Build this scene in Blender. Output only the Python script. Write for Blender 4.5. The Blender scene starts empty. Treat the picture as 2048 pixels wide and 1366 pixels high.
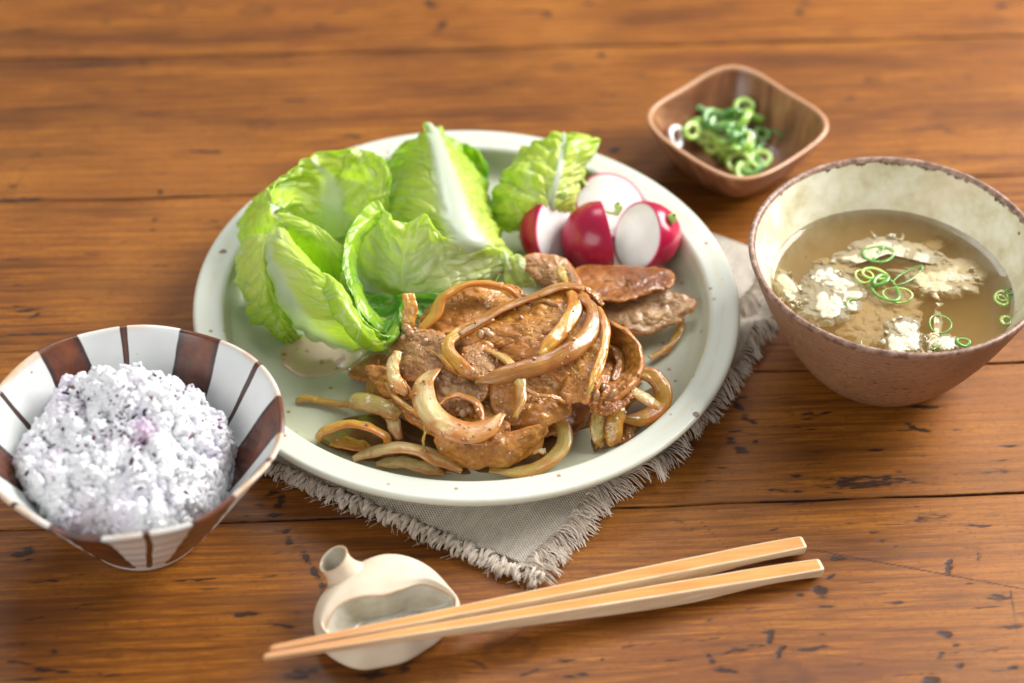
import bpy, bmesh, math, random
import numpy as np
from mathutils import Matrix, Vector

random.seed(7)
scene = bpy.context.scene
COL = scene.collection
CM = 0.01

# ------------------------------------------------------------------ camera
ELEV, ROLL, FPX, CAMH, CAMY = math.radians(43.9), math.radians(2.0), 4836.0, 68.8, -71.5
_c, _s = math.cos(ROLL), math.sin(ROLL)
_U0 = np.array([0, math.sin(ELEV), math.cos(ELEV)])
_R0 = np.array([1.0, 0, 0])
FWD = np.array([0, math.cos(ELEV), -math.sin(ELEV)])
RGT = _c * _R0 + _s * _U0
UPV = -_s * _R0 + _c * _U0
CAMP = np.array([0, CAMY, CAMH])


def at(u, v, z):
    """point (cm) at height z seen at photo position (u, v) of 2048 x 1366"""
    d = FWD + RGT * ((u - 1024) / FPX) - UPV * ((v - 683) / FPX)
    t = (CAMH - z) / -d[2]
    return CAMP + d * t


cam_data = bpy.data.cameras.new("camera")
cam = bpy.data.objects.new("camera", cam_data)
COL.objects.link(cam)
cam.matrix_world = Matrix((
    (RGT[0], UPV[0], -FWD[0], CAMP[0] * CM),
    (RGT[1], UPV[1], -FWD[1], CAMP[1] * CM),
    (RGT[2], UPV[2], -FWD[2], CAMP[2] * CM),
    (0, 0, 0, 1)))
cam_data.sensor_width = 36.0
cam_data.lens = 36.0 * FPX / 2048
cam_data.clip_start = 0.05
cam_data.clip_end = 50
_foc = at(1040, 830, 2.2)
cam_data.dof.use_dof = True
cam_data.dof.focus_distance = float(np.dot(_foc - CAMP, FWD)) * CM
cam_data.dof.aperture_fstop = 5.0
scene.camera = cam

# ------------------------------------------------------------------ world, lamps, exposure
world = bpy.data.worlds.new("World")
scene.world = world
world.use_nodes = True
bg = world.node_tree.nodes["Background"]
bg.inputs[0].default_value = (0.98, 0.99, 1.0, 1)
bg.inputs[1].default_value = 0.25


def area(name, loc, target, sx, sy, power, col):
    l = bpy.data.lights.new(name, 'AREA')
    l.shape = 'RECTANGLE'
    l.size, l.size_y, l.energy, l.color = sx, sy, power, col
    o = bpy.data.objects.new(name, l)
    COL.objects.link(o)
    o.location = loc
    o.rotation_euler = (Vector(target) - Vector(loc)).to_track_quat('-Z', 'Y').to_euler()
    return o


area("window_light_side", (0.90, 0.52, 0.72), (0.02, 0, 0), 0.8, 0.7, 31.0, (1.0, 0.985, 0.96))
area("window_light_back", (-0.25, 1.25, 2.0), (0, 0, 0), 0.9, 0.7, 13.0, (0.95, 0.98, 1.0))

area("reflector_front", (-0.75, -1.15, 0.75), (0, 0, 0.02), 1.2, 0.9, 10.0, (1.0, 0.985, 0.965))

scene.view_settings.view_transform = 'Standard'
scene.view_settings.look = 'None'
scene.view_settings.exposure = 0.25
scene.view_settings.gamma = 1.0
scene.render.engine = 'CYCLES'
scene.cycles.use_denoising = True
scene.cycles.max_bounces = 10
scene.cycles.diffuse_bounces = 6
scene.cycles.transparent_max_bounces = 12
scene.cycles.volume_bounces = 7
scene.cycles.sample_clamp_indirect = 4.0


# ------------------------------------------------------------------ numpy noise
def _hash(ix, iy, iz, seed):
    h = (ix * 374761393 + iy * 668265263 + iz * 2147483647 + seed * 1274126177) & 0xFFFFFFFF
    h = ((h ^ (h >> 13)) * 1274126177) & 0xFFFFFFFF
    h = ((h ^ (h >> 16)) * 2246822519) & 0xFFFFFFFF
    return ((h ^ (h >> 15)) & 0xFFFFFF) / float(0xFFFFFF)


def vnoise(p, seed=0):
    p = np.asarray(p, float)
    i = np.floor(p).astype(np.int64)
    f = p - i
    f = f * f * (3 - 2 * f)
    r = 0
    for dx in (0, 1):
        for dy in (0, 1):
            for dz in (0, 1):
                w = (f[..., 0] if dx else 1 - f[..., 0]) * (f[..., 1] if dy else 1 - f[..., 1]) * (f[..., 2] if dz else 1 - f[..., 2])
                r = r + w * _hash(i[..., 0] + dx, i[..., 1] + dy, i[..., 2] + dz, seed)
    return r * 2 - 1


def fbm(p, oct=4, seed=0, gain=0.5):
    p = np.asarray(p, float)
    a, r, n = 1.0, 0, 0
    for k in range(oct):
        r = r + a * vnoise(p * 2 ** k + 17.3 * k, seed + k)
        n += a
        a *= gain
    return r / n


def sstep(a, b, x):
    t = np.clip((x - a) / (b - a), 0, 1)
    return t * t * (3 - 2 * t)


# ------------------------------------------------------------------ object helpers
def tag(o, label=None, cat=None, group=None, kind=None):
    if label: o["label"] = label
    if cat: o["category"] = cat
    if group: o["group"] = group
    if kind: o["kind"] = kind
    return o


def thing(name, origin, label, cat, group=None):
    o = bpy.data.objects.new(name, None)
    o.empty_display_size = 0.02
    COL.objects.link(o)
    o.location = Vector(origin) * CM
    return tag(o, label, cat, group)


def mesh_obj(name, verts, faces, mat, parent=None, origin=None, smooth=True, attrs=None, cattrs=None, mats=None, fmat=None):
    """verts in cm, world. attrs: point floats; cattrs: point colours."""
    V = np.asarray(verts, float)
    if parent is not None:
        off = np.array(parent_origin(parent))
    elif origin is not None:
        off = np.array(origin, float)
    else:
        off = np.array([V[:, 0].mean(), V[:, 1].mean(), V[:, 2].min()])
    me = bpy.data.meshes.new(name)
    L = ((V - off) * CM)
    if isinstance(faces, np.ndarray):
        k = faces.shape[1]
        W_ = V - V.mean(0)
        a_, b_, c_ = W_[faces[:, 0]], W_[faces[:, 1]], W_[faces[:, 2]]
        sv = np.einsum('ij,ij->', a_, np.cross(b_, c_))
        if k == 4:
            sv += np.einsum('ij,ij->', a_, np.cross(c_, W_[faces[:, 3]]))
        if sv < 0:
            faces = np.ascontiguousarray(faces[:, ::-1])
        me.vertices.add(len(L))
        me.vertices.foreach_set("co", L.astype(np.float32).ravel())
        me.loops.add(faces.size)
        me.loops.foreach_set("vertex_index", faces.astype(np.int32).ravel())
        me.polygons.add(len(faces))
        me.polygons.foreach_set("loop_start", np.arange(0, faces.size, k, dtype=np.int32))
        me.update(calc_edges=True)
        me.validate()
    else:
        me.from_pydata([tuple(p) for p in L], [], faces)
    me.polygons.foreach_set("use_smooth", [bool(smooth)] * len(me.polygons))
    for m in (mats or [mat]):
        me.materials.append(m)
    if fmat is not None:
        me.polygons.foreach_set("material_index", np.asarray(fmat, np.int32))
    for k_, a in (attrs or {}).items():
        at_ = me.attributes.new(k_, 'FLOAT', 'POINT')
        at_.data.foreach_set("value", np.asarray(a, np.float32))
    for k_, a in (cattrs or {}).items():
        at_ = me.attributes.new(k_, 'FLOAT_COLOR', 'POINT')
        a = np.asarray(a, np.float32)
        if a.shape[1] == 3:
            a = np.c_[a, np.ones(len(a), np.float32)]
        at_.data.foreach_set("color", a.ravel())
    me.update()
    o = bpy.data.objects.new(name, me)
    COL.objects.link(o)
    if parent is not None:
        o.parent = parent
    else:
        o.location = Vector(off) * CM
    return o


def parent_origin(p):
    v = Vector((0, 0, 0))
    while p is not None:
        v = v + Vector(p.location)
        p = p.parent
    return v / CM


def grid_faces(nu, nv, wrap_u=False, wrap_v=False, off=0):
    """index = i*nv + j"""
    iu = np.arange(nu if wrap_u else nu - 1)
    jv = np.arange(nv if wrap_v else nv - 1)
    I, J = np.meshgrid(iu, jv, indexing='ij')
    I2, J2 = (I + 1) % nu, (J + 1) % nv
    return np.stack([I * nv + J, I2 * nv + J, I2 * nv + J2, I * nv + J2], -1).reshape(-1, 4) + off


def catmull(P, n, closed=False):
    """resample control points (k,d) to n samples by Catmull-Rom"""
    P = np.asarray(P, float)
    k = len(P)
    if closed:
        t = np.linspace(0, k, n, endpoint=False)
    else:
        t = np.linspace(0, k - 1, n)
    i = np.floor(t).astype(int)
    if not closed:
        i = np.minimum(i, k - 2)
    f = (t - i)
    f = f.reshape((-1,) + (1,) * (P.ndim - 1))
    if closed:
        a, b, c, d = P[(i - 1) % k], P[i % k], P[(i + 1) % k], P[(i + 2) % k]
    else:
        Q = np.concatenate([[2 * P[0] - P[1]], P, [2 * P[-1] - P[-2]]])
        a, b, c, d = Q[i], Q[i + 1], Q[i + 2], Q[i + 3]
    return 0.5 * (2 * b + (c - a) * f + (2 * a - 5 * b + 4 * c - d) * f ** 2 + (3 * b - a - 3 * c + d) * f ** 3)


def grid_normals(G):
    du = np.gradient(G, axis=0)
    dv = np.gradient(G, axis=1)
    n = np.cross(du, dv)
    return n / (np.linalg.norm(n, axis=-1, keepdims=True) + 1e-9)


def lathe(prof, n=160, center=(0, 0), ell=None):
    """prof: list of (r, z) closed or from axis to axis"""
    P = np.asarray(prof, float)
    th = np.linspace(0, 2 * math.pi, n, endpoint=False)
    R = P[:, 0][None, :]
    V = np.stack([center[0] + R * np.cos(th)[:, None], center[1] + R * np.sin(th)[:, None], np.repeat(P[:, 1][None, :], n, 0)], -1)
    return V, grid_faces(n, len(P), wrap_u=True)


# ------------------------------------------------------------------ node helper
class NT:
    def __init__(s, name):
        s.m = bpy.data.materials.new(name)
        s.m.use_nodes = True
        s.t = s.m.node_tree
        s.b = s.t.nodes["Principled BSDF"]
        s.out = s.t.nodes["Material Output"]

    def n(s, kind, ins=None, **kw):
        nd = s.t.nodes.new(kind)
        for k, v in kw.items():
            setattr(nd, k, v)
        for k, v in (ins or {}).items():
            s.set(nd.inputs[k], v)
        return nd

    def set(s, sock, v):
        if isinstance(v, bpy.types.NodeSocket):
            s.t.links.new(v, sock)
        elif isinstance(v, (tuple, list)) and len(v) == 3 and sock.type == 'RGBA':
            sock.default_value = (*v, 1)
        else:
            sock.default_value = v

    def P(s, **kw):
        for k, v in kw.items():
            s.set(s.b.inputs[k.replace('_', ' ')], v)

    def coord(s, scale=(1, 1, 1), kind='Object'):
        tc = s.n('ShaderNodeTexCoord')
        mp = s.n('ShaderNodeMapping', {'Vector': tc.outputs[kind], 'Scale': scale})
        return mp.outputs[0]

    def corot(s, rot, scale, loc=(0, 0, 0)):
        tc = s.n('ShaderNodeTexCoord')
        a = s.n('ShaderNodeMapping', {'Vector': tc.outputs['Object'], 'Rotation': rot, 'Location': loc})
        return s.n('ShaderNodeMapping', {'Vector': a.outputs[0], 'Scale': scale}).outputs[0]

    def noise(s, vec, scale=5, detail=4, rough=0.5, dist=0.0):
        return s.n('ShaderNodeTexNoise', {'Vector': vec, 'Scale': scale, 'Detail': detail, 'Roughness': rough, 'Distortion': dist}).outputs[0]

    def vor(s, vec, scale=5, feature='F1', rnd=1.0):
        nd = s.n('ShaderNodeTexVoronoi', {'Vector': vec, 'Scale': scale, 'Randomness': rnd}, feature=feature)
        return nd

    def ramp(s, fac, stops, interp='LINEAR'):
        nd = s.n('ShaderNodeValToRGB', {'Fac': fac})
        cr = nd.color_ramp
        cr.interpolation = interp
        while len(cr.elements) < len(stops):
            cr.elements.new(0.5)
        for e, (p, c) in zip(cr.elements, stops):
            e.position = p
            e.color = (*c, 1) if not np.isscalar(c) else (c, c, c, 1)
        return nd.outputs[0]

    def mix(s, fac, a, b, blend='MIX'):
        nd = s.n('ShaderNodeMix', data_type='RGBA', blend_type=blend)
        s.set(nd.inputs[0], fac)
        s.set(nd.inputs[6], a)
        s.set(nd.inputs[7], b)
        return nd.outputs[2]

    def math(s, op, a, b=0.0, clamp=False):
        nd = s.n('ShaderNodeMath', operation=op, use_clamp=clamp)
        s.set(nd.inputs[0], a)
        s.set(nd.inputs[1], b)
        return nd.outputs[0]

    def maprange(s, v, a, b, c=0.0, d=1.0):
        return s.n('ShaderNodeMapRange', {0: v, 1: a, 2: b, 3: c, 4: d}, interpolation_type='SMOOTHSTEP').outputs[0]

    def attr(s, name, col=False):
        nd = s.n('ShaderNodeAttribute', attribute_name=name)
        return nd.outputs['Color'] if col else nd.outputs['Fac']

    def bump(s, h, strength=0.3, dist=0.001, prev=None):
        nd = s.n('ShaderNodeBump', {'Height': h, 'Strength': strength, 'Distance': dist})
        if prev is not None:
            s.set(nd.inputs['Normal'], prev)
        return nd.outputs[0]
# ------------------------------------------------------------------ the table: planks
def wood_material():
    w = NT("worn_stained_pine")
    ph = w.attr("phase")
    dk = w.attr("dark")
    tone = w.attr("tone")
    knot = w.attr("knot")
    co = w.coord((1, 1, 1))
    stretch = w.corot((0, 0, -.097), (1, 22, 1))
    fine = w.noise(stretch, 42, 7, 0.74)
    mid = w.noise(w.corot((0, 0, -.097), (1, 7, 1)), 22, 5, 0.6, 0.4)
    blot = w.noise(co, 16, 4, 0.55)
    wav = w.math('SINE', w.math('MULTIPLY', w.math('ADD', ph, w.math('MULTIPLY', mid, 0.5)), 6.2832))
    late = w.maprange(wav, 0.0, 1.0)
    late = w.math('MULTIPLY', late, w.maprange(mid, 0.32, 0.62, 0.35, 1.0))
    base = w.ramp(fine, [(0.25, (0.070, 0.020, 0.0035)), (0.48, (0.225, 0.071, 0.0075)), (0.72, (0.44, 0.162, 0.017))])
    base = w.mix(w.math('MULTIPLY', late, 0.80), base, (0.125, 0.036, 0.007))
    band = w.noise(w.corot((0, 0, -.097), (1, 9, 1)), 7, 4, .6, .3)
    base = w.mix(w.maprange(band, 0.47, 0.68, 0, 0.75), base, (0.075, 0.023, 0.005))
    base = w.mix(w.maprange(band, 0.47, 0.30, 0, 0.35), base, (0.50, 0.19, 0.020))
    base = w.mix(w.maprange(blot, 0.50, 0.72, 0, 0.40), base, (0.24, 0.068, 0.013))
    base = w.mix(w.maprange(w.noise(co, 7, 3), 0.45, 0.7, 0, 0.35), base, (0.48, 0.185, 0.033))
    base = w.mix(knot, base, (0.085, 0.026, 0.008))
    # per plank tone
    base = w.mix(1.0, base, w.ramp(tone, [(0.0, 0.62), (1.0, 1.18)]), 'MULTIPLY')
    # fine pores and small dark flecks along the grain
    pores = w.noise(w.corot((0, 0, -.097), (1, 16, 1)), 210, 3, 0.6)
    base = w.mix(w.maprange(pores, 0.56, 0.68, 0, 0.50), base, (0.10, 0.032, 0.009))
    mott = w.noise(co, 420, 3, 0.6)
    base = w.mix(w.maprange(mott, 0.5, 0.70, 0, 0.42), base, (0.15, 0.045, 0.010))
    fleck = w.noise(w.corot((0, 0, -.097), (1, 5.5, 1)), 60, 2, 0.5, 0.2)
    fl = w.math('MULTIPLY', w.maprange(fleck, 0.665, 0.71), w.maprange(w.noise(co, 11, 2), 0.46, 0.6))
    base = w.mix(w.math('MULTIPLY', fl, 0.75), base, (0.040, 0.018, 0.010))
    # worn dark marks from the plank attribute
    br1 = w.noise(w.corot((0, 0, -.097), (1, 4.5, 1)), 130, 5, 0.72, .3)
    br2 = w.noise(w.corot((0, 0, .5), (1, 1.6, 1)), 260, 4, 0.7)
    brk = w.math('ADD', w.math('MULTIPLY', br1, 1.9), w.math('MULTIPLY', br2, .9))
    mk = w.maprange(w.math('MULTIPLY', dk, w.math('SUBTRACT', brk, .35)), 0.34, 0.60)
    base = w.mix(w.math('MULTIPLY', w.maprange(dk, 0.04, 0.6), 0.50), base, (0.070, 0.024, 0.008))
    base = w.mix(w.math('MULTIPLY', mk, 0.80), base, (0.020, 0.011, 0.010))
    # ring shaped old marks
    w.P(Base_Color=base, Roughness=w.math('ADD', w.math('MULTIPLY', fine, 0.20), 0.30), Specular_IOR_Level=0.22)
    w.P(Coat_Weight=0.06, Coat_Roughness=0.22)
    b1 = w.bump(fine, 0.35, 0.0009)
    b2 = w.bump(w.noise(co, 38, 3), 0.10, 0.003, b1)
    b3 = w.bump(w.math('SUBTRACT', 1.0, mk), 0.30, 0.0004, b2)
    b4 = w.bump(w.math('SUBTRACT', 1.0, late), 0.10, 0.0010, b3)
    w.P(Normal=b4)
    return w.m


WOOD = wood_material()
wood_edge = NT("dark_plank_gap")
wood_edge.P(Base_Color=(0.012, 0.007, 0.005), Roughness=0.9)

# hand read marks: (u, v, half length cm, half width cm, angle deg, strength)
KNOTS = [(520, 248, 0.42), (1125, 133, 0.36), (510, 20, 0.55), (350, 18, 0.35), (1018, 1300, 0.72), (1560, 1352, 0.80),
         (1745, 160, 0.35), (1985, 35, 0.40), (890, 1356, 0.35), (230, 1308, 0.22), (40, 1180, 0.0)]
MARKS = [
    # top of the picture
    (600, 200, 1.1, .10, 0, 1.0), (230, 128, 3.4, .07, 2, .75), (560, 112, 2.6, .06, 3, .5), (700, 106, 1.2, .05, 0, .5), (300, 196, .8, .08, 0, .35),
    (420, 246, .9, .13, 0, .45), (345, 263, .8, .1, 0, .4), (400, 303, 1.2, .12, -4, .7), (700, 272, .8, .13, 0, .75), (860, 8, .6, .2, -55, .8),
    (885, 48, .45, .2, 75, .9), (870, 66, .5, .12, 30, .8), (925, 15, .5, .1, 0, .6), (690, 20, .6, .12, 10, .7), (640, 50, .5, .12, 0, .6), (735, 75, .4, .1, 0, .5),
    (60, 62, 1.0, .12, 4, .55), (215, 43, .45, .2, 0, .6), (940, 100, .5, .12, 0, .6), (1010, 20, .6, .12, 0, .5), (1085, 25, .5, .25, -30, .7), (1060, 22, .8, .1, 5, .7),
    (1175, 5, .35, .15, 0, .7), (1600, 25, .4, .25, 30, .75), (1610, 5, .4, .15, 0, .6), (1205, 110, .3, .2, 0, .7), (1280, 150, .6, .1, 0, .5), (1405, 138, 1.0, .12, 4, .85), (1500, 150, .5, .1, 0, .4),
    (1680, 63, .6, .08, -5, .7), (1650, 90, .9, .07, 3, .6), (2000, 12, .5, .3, 0, .6), (1740, 160, .4, .3, 10, .6), (1835, 160, .5, .14, -5, .6), (1830, 185, 1.6, .1, -28, .6), (1870, 225, 1.0, .1, -50, .55),
    (1935, 155, .5, .12, -30, .5), (1975, 125, .35, .2, 0, .6), (1850, 255, 1.4, .14, 3, .6), (1900, 262, .5, .12, -25, .7), (1790, 218, .7, .1, 5, .5), (1700, 198, .35, .16, 0, .6),
    (1190, 260, .5, .13, 0, .6), (1230, 300, .35, .25, 30, .85), (1250, 190, 1.4, .1, 0, .45), (1020, 165, .4, .16, 0, .4), (1480, 80, 1.8, .07, 3, .45), (1780, 110, 2.0, .08, 0, .4),
    # left
    (25, 372, .35, .18, 60, .6), (45, 335, .3, .14, 60, .6), (70, 310, .6, .1, 10, .5), (45, 398, 1.3, .08, 1, .95), (150, 400, 1.4, .04, 1, .5), (318, 385, .12, .28, 10, .9), (312, 438, .12, .32, -14, .9),
    (306, 460, .16, .08, 0, .8), (45, 440, .3, .1, 0, .6), (445, 400, .4, .12, 0, .6), (165, 480, .4, .06, 0, .4), (52, 620, .6, .12, 0, .85), (70, 630, .3, .1, 40, .7), (90, 622, .4, .08, 25, .6), (30, 612, .5, .08, 0, .5),
    (60, 668, 1.2, .05, 2, .9), (330, 628, .8, .06, 3, .6), (230, 350, 2.6, .05, 0, .4), (430, 455, 1.0, .07, 0, .4), (160, 497, .25, .05, 0, .5), (320, 345, .5, .1, 0, .5),
    # right middle
    (1480, 795, .3, .08, 10, .9), (1478, 812, .16, .3, 25, 1), (1495, 835, .16, .25, 30, .9), (1507, 843, .2, .12, -20, 1), (1472, 862, .3, .1, 10, .9), (1462, 882, .2, .25, 45, 1), (1485, 900, .3, .22, -20, 1), (1512, 882, .14, .12, 0, .8),
    (1560, 822, 1.3, .03, -2, .6), (1580, 826, .3, .08, -20, .7), (1625, 828, .5, .1, -5, .9), (1655, 824, .3, .08, 5, .9), (1622, 838, .3, .05, 0, .8), (1622, 858, .2, .06, 0, .8), (1848, 813, .75, .1, -2, 1.1),
    (1815, 848, .12, .22, 40, .9), (1835, 857, .45, .12, -18, 1), (1810, 860, .5, .04, 0, .8), (1848, 862, .3, .1, -25, .9), (1915, 860, .25, .08, 0, .8), (1935, 863, .4, .05, -3, .6), (1748, 898, .45, .08, 5, .9),
    (1790, 908, .25, .05, 0, .6), (1840, 910, .6, .05, -3, .8), (1435, 935, .6, .06, -8, .9), (1400, 948, .3, .06, 0, .7), (1310, 985, .3, .05, 0, .6), (1590, 950, .3, .1, 0, .7), (1550, 980, .6, .18, 0, .6),
    (1585, 983, .3, .1, 0, .8), (1740, 965, 2.4, .28, 1, .75), (1730, 955, 1.6, .1, 1, .95), (1800, 958, 1.0, .06, 2, .7), (1700, 975, 1.2, .05, 0, .9), (1990, 943, 2.2, .16, -1, .45), (1400, 915, .5, .05, 0, .5), (1800, 943, .5, .08, 0, .6),
    (1900, 886, .5, .03, 0, .5), (2010, 892, .5, .05, 3, .7), (2005, 920, .6, .03, 2, .7), (1850, 700, 1.0, .05, 0, .5), (1990, 710, 1.4, .05, 0, .5), (1360, 1045, .4, .1, -30, .7), (1375, 1058, .35, .1, 0, .6), (1450, 960, 1.3, .03, 0, .6),
    (1600, 1005, 1.2, .05, 3, .6), (1860, 1035, 1.2, .28, 12, .55), (1900, 1040, 1.0, .12, 3, .55), (1955, 1052, .7, .08, 3, .7), (2000, 1050, 1.6, .08, -2, .5), (1740, 1063, .4, .08, 0, .7), (1760, 1080, .3, .05, 0, .7),
    (1545, 1059, .28, .05, 5, 1), (1700, 1046, .5, .09, 0, .6), (1762, 1081, .25, .08, 0, .8), (1795, 1091, .25, .06, 0, .7), (1680, 1115, .5, .16, 0, .9), (1640, 1182, .3, .3, 45, 1.1), (1600, 1190, .2, .12, 0, .8), (1660, 1152, .35, .12, 30, .8),
    (1900, 1128, .14, .4, -15, 1.1), (1898, 1143, .14, .2, 0, 1), (1955, 1110, .1, .3, 0, .8), (1960, 1095, .9, .06, 0, .6), (1790, 1205, .35, .07, 0, .95), (1650, 1213, .35, .09, 0, .9), (1735, 1190, 1.3, .03, 3, .6),
    (1510, 1215, .5, .07, 8, .7), (1420, 1240, .12, .12, 0, .8), (1730, 1210, .2, .07, 0, .7), (1945, 1166, .2, .07, 0, .9), (2000, 1195, .7, .2, 0, .7), (1980, 1215, .9, .05, 2, .9), (1645, 1268, .2, .05, 0, .8), (1700, 1275, .25, .06, 0, .8),
    (1890, 1270, .3, .2, -25, 1.1), (1915, 1290, .15, .2, 10, .9), (1880, 1310, .15, .25, -10, .9), (1920, 1330, .15, .22, -25, .9), (1860, 1360, .3, .25, 0, 1), (2020, 1255, .8, .1, 3, .7), (2025, 1335, .5, .1, 0, .7), (1960, 1300, 1.6, .05, 5, .7),
    (1410, 1278, 1.4, .035, 5, .8), (1540, 1275, .14, .4, -25, .95), (1560, 1305, .12, .35, -25, .95), (1530, 1265, .4, .1, 0, .8), (1480, 1300, 1.2, .08, 12, .8), (1420, 1315, .12, .4, 35, .9), (1490, 1292, .8, .04, 5, .8), (1600, 1300, .5, .1, 0, .9),
    (1450, 1340, .6, .15, -20, .8), (1640, 1295, .5, .12, 0, .7), (1700, 1330, 1.0, .05, 3, .6), (1800, 1350, 1.2, .06, 4, .7), (1230, 1215, .25, .35, 20, .75), (1210, 1270, 1.8, .05, -25, .55), (1280, 1290, 1.3, .05, 8, .6), (1340, 1320, 1.2, .06, 3, .6),
    # bottom left and middle
    (45, 1105, .45, .28, 20, .9), (60, 1120, .3, .1, 0, .8), (90, 1163, .9, .1, 6, .9), (150, 1150, .7, .06, 12, .7), (90, 1195, .3, .1, 0, .3), (380, 1160, .9, .06, 6, .9), (420, 1157, .4, .08, 5, .7), (560, 1150, .7, .04, 8, .7), (165, 1212, .5, .08, 15, .6),
    (80, 1235, 1.3, .05, 6, .8), (190, 1220, .8, .05, 6, .5), (490, 1228, .42, .13, 0, 1.1), (595, 1225, .3, .1, 0, .6), (35, 1287, .7, .05, 0, .7), (105, 1305, .18, .18, 0, .9), (115, 1270, .04, .6, 0, .6), (200, 1275, .05, 1.0, -18, .5), (80, 1258, .4, .07, 0, .5),
    (320, 1268, .3, .14, 0, .6), (290, 1262, .6, .05, 0, .5), (420, 1275, .5, .05, 12, .6), (310, 1303, .5, .14, 0, .4), (100, 1340, 1.0, .1, -3, .9), (40, 1325, .8, .08, -15, .7), (200, 1350, 1.6, .06, 0, .7), (60, 1358, .9, .1, 0, .7), (600, 1345, .9, .22, 15, .9),
    (560, 1250, .9, .09, -10, .8), (640, 1190, .3, .1, 0, .5), (740, 1350, .6, .2, 0, .9), (810, 1335, .4, .2, 40, .8), (870, 1345, .3, .12, 0, .8), (960, 1330, .5, .08, -30, .7), (930, 1260, .5, .06, -20, .6), (1090, 1290, .6, .05, -30, .6), (1000, 1240, 1.2, .05, 3, .45),
    (1060, 1345, .7, .1, 20, .8), (1130, 1320, .5, .1, 0, .7), (1150, 1350, .7, .12, 0, .8),
    # by the napkin and the spout
    (560, 1000, .4, .18, 60, 1), (552, 985, .3, .12, 0, .9), (535, 990, .3, .1, 0, .9), (560, 1012, .25, .1, 0, .9), (545, 1030, .35, .12, 0, .9), (575, 1062, .2, .08, 20, .9), (582, 1085, .14, .3, 25, 1), (592, 1092, .3, .08, 0, .9), (612, 1115, .12, .45, 25, 1),
    (632, 1145, .12, .45, 25, 1), (645, 1175, .1, .35, 20, .9), (520, 1010, .3, .1, 0, .7), (500, 1040, .9, .03, 1, .7), (490, 1030, .25, .1, 0, .7), (550, 1105, .25, .05, 0, .6), (765, 1100, .35, .06, 5, .85), (715, 1085, .07, .05, 0, .8), (560, 1060, .7, .08, 0, .6),
    (1195, 1145, .3, .07, 0, .7), (1210, 1160, .6, .03, 2, .5), (1000, 1195, 1.2, .06, 4, .6), (1300, 1015, .4, .06, 0, .3), (1270, 1100, .8, .05, 0, .35), (1330, 1035, .5, .04, -20, .6),
]


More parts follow.
